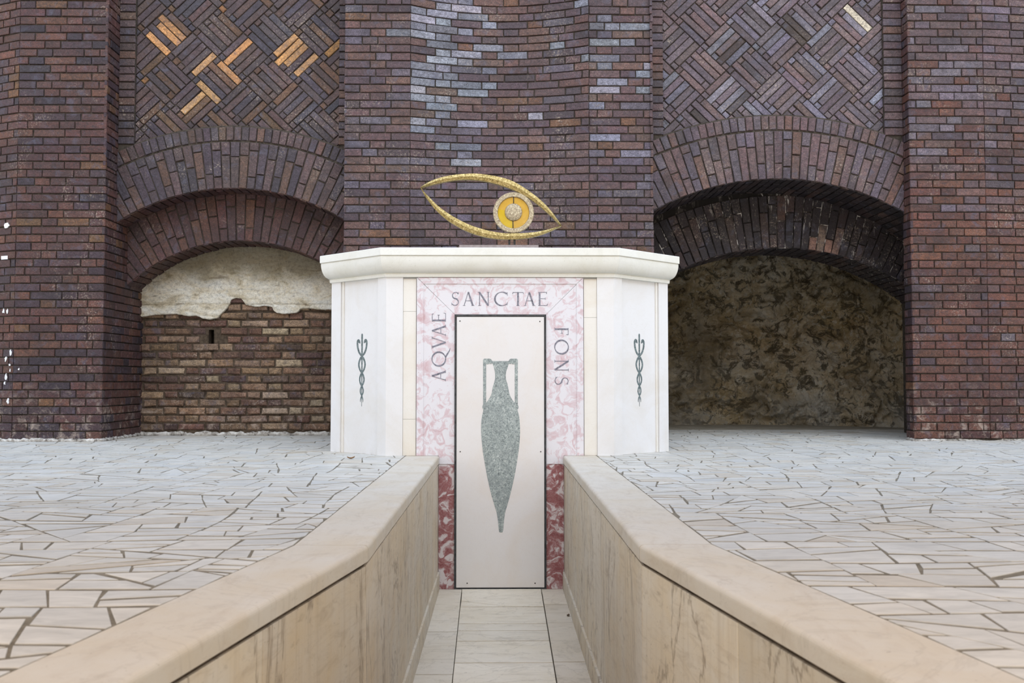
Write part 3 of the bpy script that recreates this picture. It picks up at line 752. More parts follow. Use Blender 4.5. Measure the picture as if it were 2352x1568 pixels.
mb = MB(); mb.box(-7, XO_L + 0.19, 6.64, 9.3, -0.05, -0.006); mb.box(XO_R - 0.2, 7, 6.64, 9.3, -0.05, -0.006)
mb.build('terrace_bed', M['grout'], floor)

# coping stones
def inner(side, Y):
    x = (XI_L if side < 0 else XI_R)
    return x if Y >= YK else x + side * SPL * (YK - Y)
def outer(side, Y):
    x = (XO_L if side < 0 else XO_R)
    return x if Y >= YK else x + side * SPL * (YK - Y)
def coping(side, ya, yb, label, seed, crack=0):
    r = random.Random(seed); mb = MB(); g = 0.0015
    n = 24; T = 0.052; rad = 0.014
    prof = [(0, 0.0)]  # (distance from outer towards inner as fraction handled below)
    rings = []
    for k in range(n + 1):
        Y = ya + g + (yb - ya - 2 * g) * k / n
        xi = inner(side, Y) - side * 0.006; xo = outer(side, Y) - side * 0.002
        wv = 0.0015 * noise.noise(Vector((Y * 5, seed, 0)))
        s = -side                                  # direction from outer to inner
        ring = [(xo, Y, -T), (xo, Y, -0.001), (xo + s * 0.001, Y, 0.0), (xi - s * (rad + wv), Y, 0.0)]
        for q in range(1, 6):
            a = PI / 2 * q / 5; ring.append((xi - s * (rad - rad * math.sin(a)) + s * wv, Y, -rad + rad * math.cos(a)))
        ring += [(xi + s * wv, Y, -T + 0.003), (xi - s * 0.004, Y, -T), ]
        rings.append(ring)
    m = len(rings[0]); vs = [p for q in rings for p in q]; fs = []
    for k in range(n):
        for q in range(m):
            q2 = (q + 1) % m; f = (k * m + q, k * m + q2, (k + 1) * m + q2, (k + 1) * m + q)
            fs.append(f if side < 0 else f[::-1])
    fs.append(tuple(range(m)) if side > 0 else tuple(reversed(range(m)))); fs.append(tuple(n * m + q for q in (reversed(range(m)) if side > 0 else range(m))))
    t = r.uniform(0.94, 1.04)
    mb.add(vs, fs, 0, (t, t, t))
    o = mb.build('coping_stone', M['coping']); tag(o, label, 'coping stone', 'coping stones along the channel'); return o
SP = [(5.38, 6.597), (3.02, 5.38), (1.15, 3.02), (-0.2, 1.15)]
LAB = ['cream coping slab touching the monument on the %s side of the channel', 'long straight coping slab on the %s edge, midway between monument and bend',
       'flared coping slab in the near foreground on the %s edge, past the bend', None]
for side, nm in ((-1, 'left'), (1, 'right')):
    for k, (a, b) in enumerate(SP[:3]):
        coping(side, a, b, LAB[k] % nm, 10 * side + k)

# channel walls clad with upright travertine slabs, skirting at the foot
ZF = -0.887
def chan_wall(side, nm, joints):
    root = structure('wall_channel_' + nm)
    r = random.Random(7 + side)
    mb = MB()
    for (a, b) in zip(joints, joints[1:]):
        xa, xb = inner(side, a) + side * 0.001, inner(side, b) + side * 0.001
        L = math.hypot(b - a, xb - xa)
        def mp(u, v, d, a=a, b=b, xa=xa, xb=xb, L=L):
            t = u / L if side > 0 else 1 - u / L          # u runs left to right seen from the channel
            t = 1 - t if side > 0 else t
            if side > 0: t = 1 - u / L
            else: t = u / L
            return (xa + (xb - xa) * t + side * d, a + (b - a) * t, v)
        g = 0.002; k = r.uniform(0.88, 1.08); wv = r.uniform(-0.02, 0.08)
        mb.prism([(g, ZF), (L - g, ZF), (L - g, -0.0640), (g, -0.0640)], mp, 0.03, 0.0015, 0, (k, k * (1 - wv * 0.5), k * (1 - wv)))
        mb.prism([(-0.002, ZF), (L + 0.002, ZF), (L + 0.002, -0.054), (-0.002, -0.054)], mp, 0.1, 0, 1, (1, 1, 1), off=0.008)
    mb.build('cladding', [M['trav'], M['mortar_rough']], root)
    mb = MB()
    for (a, b) in ((3.02, 4.6), (4.6, 6.598)) :
        x = inner(side, 4)
        mb.box(min(x - side * 0.010, x + side * 0.004), max(x - side * 0.010, x + side * 0.004), a + 0.001, b - 0.001, ZF, -0.77, 0, (0.98, 0.98, 0.98), 0.0)
    mb.build('skirting', M['trav'], root)
    return root
chan_wall(-1, 'left', [-0.2, 1.35, 2.25, 3.02, 3.95, 5.1, 6.1, 6.603])
chan_wall(1, 'right', [-0.2, 1.0, 1.65, 2.3, 3.02, 4.85, 5.76, 6.603])

# channel floor: side strips (structure) and the row of slabs over the drain
mb = MB()
def strip(xa0, xa1, xb0, xb1, ya, yb, z, k):
    g = 0.004
    mb.add([(xa0, ya + g, z), (xa1, ya + g, z), (xb1, yb - g, z), (xb0, yb - g, z), (xa0, ya + g, z - 0.03), (xa1, ya + g, z - 0.03), (xb1, yb - g, z - 0.03), (xb0, yb - g, z - 0.03)],
           [(0, 1, 2, 3), (4, 5, 1, 0), (5, 6, 2, 1), (6, 7, 3, 2), (7, 4, 0, 3)], 0, k)
dl = lambda Y: -0.208 - 0.016 * (Y - 4.3); dr = lambda Y: 0.262 + 0.008 * (Y - 4.3)
for a, b, k in ((5.49, 6.597, 1.0), (4.70, 5.49, 0.93), (3.02, 4.70, 0.97)):
    strip(-0.40, dl(a) - 0.004, -0.40, dl(b) - 0.004, a, b, ZF, (k, k, k))
for a, b, k in ((6.15, 6.597, 1.0), (4.9, 6.15, 0.88), (3.02, 4.9, 0.9)):
    strip(dr(a) + 0.006, 0.43, dr(b) + 0.006, 0.43, a, b, ZF, (k, k * 0.98, k * 0.96))
strip(-0.94, 0.96, -0.405, 0.435, -0.2, 3.02, ZF, (0.9, 0.9, 0.88))
o = mb.build('floor_channel', M['slab']); tag(o, kind='structure')
mb = MB(); mb.box(-0.42, 0.46, 3.0, 6.6, ZF - 0.08, ZF - 0.022); mb.box(-1.2, 1.2, -0.3, 3.0, ZF - 0.08, ZF - 0.031)
o = mb.build('floor_channel_bed', M['iron']); tag(o, kind='structure')
ys = [on_floor(1160, y, ZF).y for y in (1350, 1394.5, 1433, 1449, 1473, 1523)] + [4.42, 3.9, 3.4, 3.04]
ys[0] = 6.594
names = ['cracked drain cover against the foot of the marble door', 'drain cover second from the door', 'narrow drain cover third from the door', 'narrow drain cover fourth from the door',
         'wide drain cover fifth from the door', 'pitted drain cover sixth from the door, at the bottom of the photo', None, None, None]
for k, lab in enumerate(names):
    if lab is None: continue
    b, a = ys[k], ys[k + 1]
    if k == 5: a = 4.0
    mb = MB(); t = (1.08, 1.02, 0.96, 0.95, 1.03, 1.1)[k]; x0, x1 = (dl(a), dr(a)); x2, x3 = dl(b), dr(b); g = 0.0065; z = ZF + 0.004
    def slab(poly):
        mb.prism(poly, lambda u, v, d: (u, v, z - d), 0.032, 0.0025, 0, (t, t, t * 0.99))
    if k == 0:
        c0 = a + 0.165; c1 = a + 0.012
        slab([(x0, c0 + 0.003), (x0 + 0.26, c1 + 0.024), (x1, c1 + 0.006), (x3, b - g), (x2, b - g)])
        slab([(x0, a + g), (x1, a + g), (x1, c1 - 0.004), (x0 + 0.26, c1 + 0.008), (x0, c0 - 0.012)])
    else: slab([(x0, a + g), (x1, a + g), (x3, b - g), (x2, b - g)])
    o = mb.build('drain_cover', M['slab']); tag(o, 'pale stone ' + lab, 'drain cover', 'stone drain covers along the channel floor')

# ------------------------------------------------------------------ the monument
mon = empty('spring_monument', (0.01, 6.9, 0)); tag(mon, 'white octagonal marble spring monument with moulded cornice and inscribed rose marble surround', 'monument')
MC = 0.008
YF = 6.6; FX = 0.768; DL = 0.605
dv = Vector((0.725, 0.688)).normalized()
def fac(side, t, d):
    """point on the slanted side: t along it from the front corner, d inwards"""
    return (MC + side * (FX + dv.x * t - dv.y * d), YF + dv.y * t + dv.x * d)
def plan_prism(mb, pts, z0, z1, bev=0.002, col=(1, 1, 1)):
    a = sum(pts[i][0] * pts[(i + 1) % len(pts)][1] - pts[(i + 1) % len(pts)][0] * pts[i][1] for i in range(len(pts)))
    if a < 0: pts = pts[::-1]
    n = len(pts)
    mb.add([(x, y, z0) for x, y in pts] + [(x, y, z1) for x, y in pts], [tuple(range(n, 2 * n)), tuple(reversed(range(n)))] + [(i, (i + 1) % n, (i + 1) % n + n, i + n) for i in range(n)], 0, col)
ZC = 1.203
mb = MB()
plan_prism(mb, [fac(-1, 0, 0.03), fac(-1, DL - 0.02, 0.03), (MC - 1.16, 7.8), (MC + 1.16, 7.8), fac(1, DL - 0.02, 0.03), fac(1, 0, 0.03), (MC + 0.6, YF + 0.03), (MC - 0.6, YF + 0.03)], 0.0, ZC)
mb.box(-0.62, 0.65, YF + 0.034, YF + 0.1, ZF - 0.05, 0.01)
mb.build('core', M['marble'], mon)
for s in (-1, 1):
    mb = MB(); plan_prism(mb, [(MC + s * FX, YF), (MC + s * 0.655, YF), (MC + s * 0.655, YF + 0.05), fac(s, 0.088, 0.05), fac(s, 0.088, 0.0)], 0.0, ZC)
    mb.build('corner_pilaster', M['marble'], mon)
    mb = MB(); xe = MC + s * (FX + dv.x * DL)
    plan_prism(mb, [fac(s, 0.500, 0.0), fac(s, DL, 0.0), (xe, 7.12), (xe - s * 0.05, 7.12), fac(s, 0.500, 0.05)], 0.0, ZC)
    mb.build('rear_pilaster', M['marble'], mon)
    mb = MB(); plan_prism(mb, [fac(s, 0.478, 0.010), fac(s, 0.497, 0.010), fac(s, 0.497, 0.04), fac(s, 0.478, 0.04)], 0.0, ZC)
    mb.build('joint_bead', M['marble_cream'], mon)
    mb = MB(); plan_prism(mb, [fac(s, 0.0895, 0.018), fac(s, 0.4770, 0.018), fac(s, 0.4770, 0.045), fac(s, 0.0895, 0.045)], 0.0, ZC)
    sp_ = mb.build('side_panel', M['marble'], mon)
    # snake staff inlaid in the side panel
    mb = MB(); tm = 0.2825
    cx_px = 831.5 if s < 0 else 1468.5
    best = min((abs((lambda P: (RM.transposed() @ (Vector((P[0], P[1], 0.6)) - CAM)))(fac(s, t / 1000, 0.018)).x / -(RM.transposed() @ (Vector((fac(s, t / 1000, 0.018)[0], fac(s, t / 1000, 0.018)[1], 0.6)) - CAM)).z * F_PX + CX - cx_px), t / 1000) for t in range(90, 478, 2))
    tm = best[1]; Yc = fac(s, tm, 0.018)[1]
    ztop, zbot = at(cx_px, 766, Yc).z, at(cx_px, 933, Yc).z; K = (ztop - zbot) / 1250.0
    mpf = lambda u, v, d, tm=tm, s=s: ((lambda q: (q[0], q[1], v))(fac(s, tm + s * u, 0.0168 + d)))
    KX = K * 1.28
    def stroke(pts, wd, dd): strip_stroke(mb, pts, wd, lambda u, v, d: mpf(u, v, d + dd), 0.0015)
    zz = lambda y: ztop - (y - 195) * K
    stroke([(0, zz(195)), (0, zz(200)), (0, zz(215)), (0, zz(250)), (0, zz(600)), (0, zz(1445))], [0.002, 0.006, 0.0088, 0.0090, 0.0075, 0.0018], 0.0002)
    for m in (-1, 1):
        pts = [(m * 42, 362), (m * 62, 325), (m * 82, 322), (m * 98, 345), (m * 96, 400), (m * 84, 460), (m * 52, 530), (0, 585)]
        wd = [6, 20, 24, 17, 16, 16, 15, 15]
        for (ya, yb, aa, ww) in ((585, 870, 66, 16), (870, 1095, 46, 14), (1095, 1262, 32, 11)):
            sg = m if ya != 870 else m
            for q in range(1, 11):
                t = q / 10; pts.append((sg * aa * math.sin(PI * t) ** 0.85 if 0 < t < 1 else 0, ya + (yb - ya) * t)); wd.append(ww * (1 - 0.15 * t))
        for (x_, y_, w_) in ((m * 18, 1300, 8), (m * 27, 1340, 6), (m * 26, 1372, 3)): pts.append((x_, y_)); wd.append(w_)
        sm_ = smooth_pts([(x_ * KX, zz(y_)) for x_, y_ in pts], 4); sw_ = [q_[0] for q_ in smooth_pts([(w_ * K * 1.35, 0) for w_ in wd], 4)]
        stroke(sm_, sw_, 0.0004 + m * 0.0001)
    o = mb.build('snake_staff_inlay', M['green_dark'], None); o.parent = sp_; 
    o.matrix_parent_inverse = Matrix.Identity(4)
    # cream strip between corner pilaster and rose marble, in three lengths
    mb = MB(); zs = ([0, 0.245, 0.97, ZC - 0.012] if s < 0 else [0, 0.93, ZC - 0.012])
    for a, b in zip(zs, zs[1:]): mb.box(min(MC + s * 0.567, MC + s * 0.654), max(MC + s * 0.567, MC + s * 0.654), YF + 0.010, YF + 0.04, a + 0.0008, b - 0.0008, 0, (1, 1, 1))
    mb.build('cream_strip', M['marble_cream'], mon)

# rose marble surround: lintel and two jambs with mitred corners, raised outer border
XS, XD0, XD1 = 0.562, at(1044, 900, YF).x - 0.0, at(1254.5, 900, YF).x
ZD = at(1150, 722, YF).z
xl, xr, zt = MC - XS, MC + XS, ZC - 0.004
g = 0.0007
mf = lambda u, v, d: (u, YF + 0.002 + d, v)
def piece(poly, border, name):
    mb = MB(); mb.prism(poly, mf, 0.03, 0.0008)
    for b in border: mb.prism(b, mf, 0.008, 0.0012, off=-0.0055)
    return mb.build(name, M['pink'], mon)
bw, bt = 0.046, 0.043
lintel = piece([(XD0 + g, ZD), (XD1 - g, ZD), (xr - 2 * g, zt), (xl + 2 * g, zt)], [[(xl + bw + g, zt - bt), (xr - bw - g, zt - bt), (xr - 2 * g, zt), (xl + 2 * g, zt)]], 'surround_lintel')
jl = piece([(xl, 0.0), (-0.404, 0.0), (-0.404, -0.056), (XD0, -0.056), (XD0, ZD - g), (xl, zt - 2 * g)], [[(xl, 0.001), (xl + bw, 0.001), (xl + bw, zt - bt - g), (xl, zt - 2 * g)]], 'surround_jamb')
jr = piece([(XD1, -0.056), (0.436, -0.056), (0.436, 0.0), (xr, 0.0), (xr, zt - 2 * g), (XD1, ZD - g)], [[(xr - bw, 0.001), (xr, 0.001), (xr, zt - 2 * g), (xr - bw, zt - bt - g)]], 'surround_jamb')
for (a, b) in ((-0.404, XD0), (XD1, 0.436)):
    mb = MB(); mb.box(a, b, YF + 0.004, YF + 0.034, ZF, -0.058)
    mb.build('red_marble_base', M['red'], mon)

# roman capitals built from strokes: thick and thin stems, small serifs
def letter(ch):
    T, t = 0.062, 0.036                       # half widths
    S = []                                    # (points, half widths)
    def ln(a, b, w0, w1=None): S.append(([a, b], [w0, w1 if w1 else w0]))
    def serif(x, y, w=0.11): S.append(([(x - w, y), (x + w, y)], [0.017, 0.017]))
    def arc(cx, cz, rx, rz, a0, a1, wf, n=26):
        P = []; W = []
        for i in range(n + 1):
            a = math.radians(a0 + (a1 - a0) * i / n); P.append((cx + rx * math.cos(a), cz + rz * math.sin(a))); W.append(wf(a))
        S.append((P, W))
    wr_ = lambda a: 0.026 + 0.036 * abs(math.cos(a - 0.3))
    if ch == 'A':
        ln((0.10, 0), (0.43, 1), t * 0.7, t * 0.7); ln((0.43, 1), (0.80, 0), T); ln((0.22, 0.36), (0.67, 0.36), 0.024); serif(0.10, 0.015, 0.10); serif(0.80, 0.015, 0.12); w = 0.9
    elif ch == 'V':
        ln((0.08, 1), (0.44, 0), T); ln((0.44, 0), (0.78, 1), t * 0.7); serif(0.08, 0.985, 0.12); serif(0.78, 0.985, 0.10); w = 0.86
    elif ch == 'N':
        ln((0.12, 0), (0.12, 1), t * 0.8); ln((0.10, 1), (0.76, 0), T); ln((0.76, 0), (0.76, 1), t * 0.8); serif(0.12, 0.015, 0.10); serif(0.06, 0.985, 0.07); serif(0.76, 0.985, 0.10); w = 0.88
    elif ch == 'E':
        ln((0.14, 0), (0.14, 1), T); ln((0.05, 0.98), (0.58, 0.98), 0.022); ln((0.14, 0.52), (0.50, 0.52), 0.022); ln((0.05, 0.02), (0.62, 0.02), 0.022)
        ln((0.57, 0.86), (0.58, 1.0), 0.022); ln((0.50, 0.44), (0.50, 0.60), 0.018); ln((0.64, 0.16), (0.61, 0.0), 0.022); w = 0.66
    elif ch == 'F':
        ln((0.14, 0), (0.14, 1), T); ln((0.05, 0.98), (0.56, 0.98), 0.022); ln((0.14, 0.52), (0.46, 0.52), 0.022); serif(0.14, 0.015, 0.12)
        ln((0.55, 0.84), (0.56, 1.0), 0.022); ln((0.46, 0.43), (0.46, 0.61), 0.018); w = 0.6
    elif ch == 'T':
        ln((0.42, 0), (0.42, 1), T); ln((0.05, 0.97), (0.80, 0.97), 0.024); serif(0.42, 0.015, 0.12); ln((0.03, 0.85), (0.07, 1.0), 0.02); ln((0.82, 0.85), (0.78, 1.0), 0.02); w = 0.84
    elif ch in 'OQ':
        arc(0.50, 0.5, 0.44, 0.49, 0, 360, wr_, 40)
        if ch == 'Q': S.append(([(0.60, 0.03), (0.80, -0.10), (1.02, -0.26), (1.20, -0.32)], [0.05, 0.06, 0.035, 0.012]))
        w = 1.0
    elif ch == 'C':
        arc(0.52, 0.5, 0.45, 0.49, 48, 312, wr_, 30); ln((0.86, 0.74), (0.84, 0.98), 0.022); ln((0.86, 0.26), (0.84, 0.04), 0.018); w = 0.9
    elif ch == 'S':
        arc(0.29, 0.745, 0.205, 0.225, 30, 262, lambda a: 0.028 + 0.022 * max(0, -math.sin(a)), 18)
        S.append(([(0.26, 0.522), (0.34, 0.50), (0.42, 0.45)], [0.050, 0.062, 0.056]))
        arc(0.255, 0.26, 0.225, 0.235, 52, -150, lambda a: 0.030 + 0.022 * max(0, math.sin(a)), 18)
        ln((0.46, 0.82), (0.47, 0.97), 0.020); ln((0.045, 0.05), (0.04, 0.22), 0.020); w = 0.55
    return S, w
def put_letter(ch, u0, u1, base, h, frame, parent):
    S, w = letter(ch); mb = MB()
    xs = [p[0] for P, W in S for p in P]
    if ch == 'Q': lo, hi = 0.06, 0.94
    else: lo, hi = min(xs), max(xs)
    sx = (u1 - u0) / (hi - lo); k = 0
    for P, W in S:
        Q = [(u0 + (x - lo) * sx, base + z * h) for x, z in P]; k += 1
        strip_stroke(mb, Q, [w_ * h for w_ in W], lambda u, v, d, k=k: (lambda c: mf(c[0], c[1], d - 0.0008 - 0.00003 * k))(frame(u, v)), 0.0016)
    o = mb.build('letter', M['letter'], None); o.parent = parent; o.matrix_parent_inverse = Matrix.Identity(4)
    o['label'] = 'carved grey capital letter ' + ch
def crop5(x, y): return at(940 + x / 5.226, 620 + y / 5.226, YF)
zb = crop5(1000, 428).z; H = crop5(1000, 263).z - zb
for ch, a, b in (('S', 510, 590), ('A', 643, 782), ('N', 822, 965), ('C', 1028, 1178), ('T', 1240, 1372), ('A', 1375, 1512), ('E', 1548, 1660)):
    put_letter(ch, crop5(a, 400).x, crop5(b, 400).x, zb, H, lambda u, v: (u, v), lintel)
xb = crop5(438, 900).x; H2 = xb - crop5(272, 900).x
for ch, a, b in (('A', 1335, 1200), ('Q', 1150, 985), ('V', 945, 795), ('A', 795, 655), ('E', 620, 515)):
    put_letter(ch, crop5(350, a).z, crop5(350, b).z, 0, H2, lambda u, v: (xb - v, u), jl)
xb2 = crop5(1745, 900).x; H3 = crop5(1912, 900).x - xb2
for ch, a, b in (('F', 690, 775), ('O', 843, 1005), ('N', 1072, 1215), ('S', 1285, 1370)):
    put_letter(ch, -crop5(1800, a).z, -crop5(1800, b).z, 0, H3, lambda u, v: (xb2 + v, -u), jr)

# door
mb = MB(); fw = 0.011
for (a, b, c_, d_) in ((XD0, XD0 + fw, ZF, ZD), (XD1 - fw, XD1, ZF, ZD), (XD0 + fw, XD1 - fw, ZD - fw * 1.25, ZD)):
    mb.box(a, b, YF - 0.003, YF + 0.03, c_ + 0.002, d_)
    w1 = 0.003
    if b - a < 0.1: mb.box(a + (0 if a == XD0 else fw - w1), a + (w1 if a == XD0 else fw), YF - 0.007, YF - 0.003, c_ + 0.002, d_)
mb.box(XD0 + fw, XD1 - fw, YF - 0.003, YF + 0.03, ZF + 0.002, ZF + 0.008)
mb.build('door_frame', M['frame'], mon)
mb = MB(); mb.prism([(XD0 + fw + 0.003, ZF + 0.011), (XD1 - fw - 0.003, ZF + 0.011), (XD1 - fw - 0.003, ZD - 0.017), (XD0 + fw + 0.003, ZD - 0.017)], lambda u, v, d: (u, YF - 0.002 + d, v), 0.03, 0.001)
door = mb.build('door', M['marble_door'], mon); door['label'] = 'pale marble access door with amphora inlay'
for (x, y) in ((1056.5, 737), (1240, 738), (1057, 1037), (1242, 1037), (1073, 1339), (1229, 1339)):
    p = at(x, y, YF - 0.003); mb = MB()
    mb.prism([(p.x + 0.0042 * math.cos(k * PI / 5), p.z + 0.0042 * math.sin(k * PI / 5)) for k in range(10)], lambda u, v, d: (u, YF - 0.0035 + d, v), 0.003)
    o = mb.build('screw', M['iron'], None); o.parent = door; o.matrix_parent_inverse = Matrix.Identity(4)
def a6(x, y): q = at(1030 + x / 2.375, 700 + y / 2.375, YF - 0.003); return (q.x, q.z)
Lb = smooth_pts([(236, 306), (246, 335), (253, 365), (254, 400), (249, 425), (241, 450), (236, 480), (224, 508), (206, 532), (194, 540)], 4) + smooth_pts([(188, 545), (184, 558), (190, 575), (184, 600), (179, 640), (178, 690), (182, 750), (189, 810), (199, 870), (212, 940), (230, 1020), (250, 1090), (262, 1130), (270, 1180), (275, 1232), (281, 1241)], 4)
Rb = smooth_pts([(332, 306), (325, 335), (315, 365), (313, 400), (320, 425), (326, 450), (332, 480), (343, 508), (361, 532), (373, 540)], 4) + smooth_pts([(379, 545), (383, 558), (378, 575), (384, 600), (389, 640), (391, 690), (388, 750), (381, 810), (372, 870), (359, 940), (341, 1020), (322, 1090), (310, 1130), (303, 1180), (298, 1232), (291, 1241)], 4)
mb = MB(); md = lambda u, v, d: (u, YF - 0.0030 + d, v)
for i in range(len(Lb) - 1):
    P = [a6(*Lb[i]), a6(*Lb[i + 1]), a6(*Rb[i + 1]), a6(*Rb[i])]
    mb.prism(P, md, 0.002)
am = mb.build('amphora_inlay', M['green'], None); am.parent = door; am.matrix_parent_inverse = Matrix.Identity(4)
mb = MB()
for q in ([(189, 303), (189, 545), (206, 534), (206, 303)], [(189, 298), (189, 318), (206, 321), (236, 318), (240, 308), (234, 297), (226, 293), (195, 293)], [(213 + 11 * math.cos(k * PI / 6), 315 + 9 * math.sin(k * PI / 6)) for k in range(12)], [(231 + 11 * math.cos(k * PI / 6), 313 + 9 * math.sin(k * PI / 6)) for k in range(12)]):
    for mir in (0, 1):
        P = [a6(567.5 - x if mir else x, y) for x, y in q]
        if sum(P[i][0] * P[(i + 1) % len(P)][1] - P[(i + 1) % len(P)][0] * P[i][1] for i in range(len(P))) < 0: P = P[::-1]
        mb.prism(P, lambda u, v, d: (u, YF - 0.0029 + d, v), 0.002, off=-0.00008 * len(mb.v) / 8)
o = mb.build('amphora_handle_inlay', M['green'], None); o.parent = door; o.matrix_parent_inverse = Matrix.Identity(4)

# cornice: octagonal rings of a moulded profile
def oct_plan(o, back=7.85):
    tq = math.tan(math.radians(21.8))
    ox = o * math.tan((PI - (PI - math.atan2(dv.y, dv.x))) / 2)
    a = math.atan2(dv.y, dv.x)
    fx = FX + o * math.tan(a / 2); bx = FX + dv.x * DL; by = YF + dv.y * DL
    b2 = PI / 2 - a
    bx2 = bx + o; by2 = by - o * math.tan(b2 / 2)
    return [(MC - fx, YF - o), (MC - bx2, by2), (MC - bx2, back), (MC + bx2, back), (MC + bx2, by2), (MC + fx, YF - o)]
prof = [(0.000, 1.201), (0.012, 1.202), (0.014, 1.222), (0.010, 1.226)]
for k in range(9):
    a = PI / 2 * k / 8; prof.append((0.012 + 0.058 * math.sin(a) ** 0.9, 1.336 - 0.105 * math.cos(a) + 0.0))
prof = prof[:4] + [(0.014, 1.229)] + [(0.016 + 0.057 * math.sin(PI / 2 * q / 16) ** 0.95, 1.338 - 0.107 * math.cos(PI / 2 * q / 16)) for q in range(1, 16)] + [(0.073, 1.334), (0.070, 1.3355), (0.069, 1.3385), (0.078, 1.340), (0.080, 1.342), (0.080, 1.389), (0.077, 1.392)]
mb = MB(); vs = []; fs = []
for o_, z in prof: vs += [(x, y, z) for x, y in oct_plan(o_)]
for k in range(len(prof) - 1):
    for i in range(6):
        j = (i + 1) % 6; fs.append((k * 6 + j, k * 6 + i, (k + 1) * 6 + i, (k + 1) * 6 + j))
fs.append(tuple(reversed([(len(prof) - 1) * 6 + i for i in range(6)]))); fs.append(tuple(range(6)))
# subdivide faces horizontally is not needed: the surface is straight between corners
mb.add(vs, fs); mb.build('cornice', M['cornice'], mon)

# ------------------------------------------------------------------ eye sculpture
YE = 6.82
eye = empty('eye_sculpture', (0.09, YE, 1.392)); tag(eye, 'gilded bronze open eye sculpture with amber glass iris on top of the monument', 'sculpture')
def e2(x, y): q = at(940 + x / 6.357, 380 + y / 6.357, YE); return (q.x, q.z)
def lid(outer_, inner_, name):
    A = smooth_pts(outer_, 6); B = smooth_pts(inner_, 6)
    def resample(P, n):
        L = [0]
        for a, b in zip(P, P[1:]): L.append(L[-1] + math.hypot(b[0] - a[0], b[1] - a[1]))
        out = []; j = 0
        for k in range(n + 1):
            t = L[-1] * k / n
            while j < len(P) - 2 and L[j + 1] < t: j += 1
            f = (t - L[j]) / max(1e-9, L[j + 1] - L[j]); out.append((P[j][0] + (P[j + 1][0] - P[j][0]) * f, P[j][1] + (P[j + 1][1] - P[j][1]) * f))
        return out
    n = 64; A = [e2(*p) for p in resample(A, n)]; B = [e2(*p) for p in resample(B, n)]
    mb = MB(); vs = []; fs = []; D = 0.030
    for a, b in zip(A, B):
        m = ((a[0] + b[0]) / 2, (a[1] + b[1]) / 2)
        vs += [(a[0], YE - 0.004, a[1]), (m[0], YE - 0.010, m[1]), (b[0], YE - 0.004, b[1]), (b[0], YE + D, b[1]), (a[0], YE + D, a[1])]
    for k in range(n):
        for q in range(5):
            r_ = (q + 1) % 5; fs.append((k * 5 + q, k * 5 + r_, (k + 1) * 5 + r_, (k + 1) * 5 + q))
    mb.add(vs, fs); return mb.build(name, M['bronze'], eye)
lid([(160, 318), (270, 250), (400, 195), (600, 145), (850, 120), (1050, 125), (1300, 165), (1500, 225), (1700, 340), (1900, 490), (2050, 640), (2180, 810), (2224, 880)],
    [(172, 326), (280, 295), (400, 265), (600, 225), (800, 205), (1000, 215), (1200, 250), (1400, 310), (1560, 375), (1750, 480), (1900, 590), (2050, 720), (2150, 820), (2212, 886)], 'upper_lid')
lid([(160, 318), (200, 390), (240, 460), (380, 640), (560, 800), (740, 910), (900, 985), (1100, 1045), (1300, 1075), (1500, 1080), (1700, 1065), (1900, 1020), (2050, 965), (2222, 886)],
    [(176, 322), (220, 385), (270, 440), (420, 590), (600, 720), (800, 830), (960, 895), (1150, 950), (1350, 985), (1500, 990), (1700, 985), (1850, 970), (2000, 940), (2212, 880)], 'lower_lid')
cxe, cze = e2(1522, 688); rs = lambda r: r / 6.357 * YE / F_PX
def ringmesh(mb, r0, r1, y0, y1, a0=0.0, a1=2 * PI, n=64, cx=cxe, cz=cze):
    vs = []; fs = []; closed = abs(a1 - a0 - 2 * PI) < 1e-6
    for k in range(n if closed else n + 1):
        a = a0 + (a1 - a0) * k / n; c_, s_ = math.cos(a), math.sin(a); b = min(0.003, (r1 - r0) * 0.2)
        for (r, y) in ((r0, y0 + 0.003), (r0 + b, y0), (r1 - b, y0), (r1, y0 + 0.003), (r1, y1), (r0, y1)): vs.append((cx + r * c_, y, cz + r * s_))
    m = n if closed else n + 1
    for k in range(n):
        k2 = (k + 1) % m
        for q in range(6): fs.append((k * 6 + q, k2 * 6 + q, k2 * 6 + (q + 1) % 6, k * 6 + (q + 1) % 6))
    if not closed: fs += [tuple(range(6)), tuple(n * 6 + q for q in reversed(range(6)))]
    mb.add(vs, fs)
mb = MB(); ringmesh(mb, rs(232), rs(300), YE - 0.008, YE + 0.022); mb.build('iris_ring', M['bronze_pale'], eye)
mb = MB(); ringmesh(mb, rs(120), rs(234), YE + 0.004, YE + 0.010, PI * 0.93 - 2 * PI + 0.0, PI * 0.93 - 2 * PI + 2 * PI * 0.82 if False else -PI / 2 + 0.02 + 0.0 + 0, 10) if False else None
mb = MB(); ringmesh(mb, rs(120), rs(234), YE + 0.004, YE + 0.010, -PI / 2 - 0.02, PI / 2 + 0.01, 32); mb.build('iris_glass', M['amber'], eye)
mb = MB(); ringmesh(mb, rs(120), rs(234), YE + 0.004, YE + 0.010, PI / 2 + 0.02, PI * 0.92, 16); mb.build('iris_glass', M['amber'], eye)
mb = MB(); ringmesh(mb, rs(120), rs(234), YE + 0.004, YE + 0.010, PI * 0.92, 1.5 * PI - 0.03, 16); o = mb.build('iris_glass', M['amber_deep'], eye); o['label'] = 'deeper yellow piece of glass'
mb = MB(); R_ = rs(128); vs = [(cxe, YE - 0.016, cze + rs(8))]; fs = []
for j, (k, y) in enumerate(((0.55, -0.014), (0.9, -0.009), (1.0, -0.003), (1.0, 0.018))):
    vs += [(cxe + R_ * k * math.cos(q * PI / 20), YE + y, cze + rs(8) + R_ * k * math.sin(q * PI / 20)) for q in range(40)]
for q in range(40): fs.append((0, 1 + (q + 1) % 40, 1 + q))
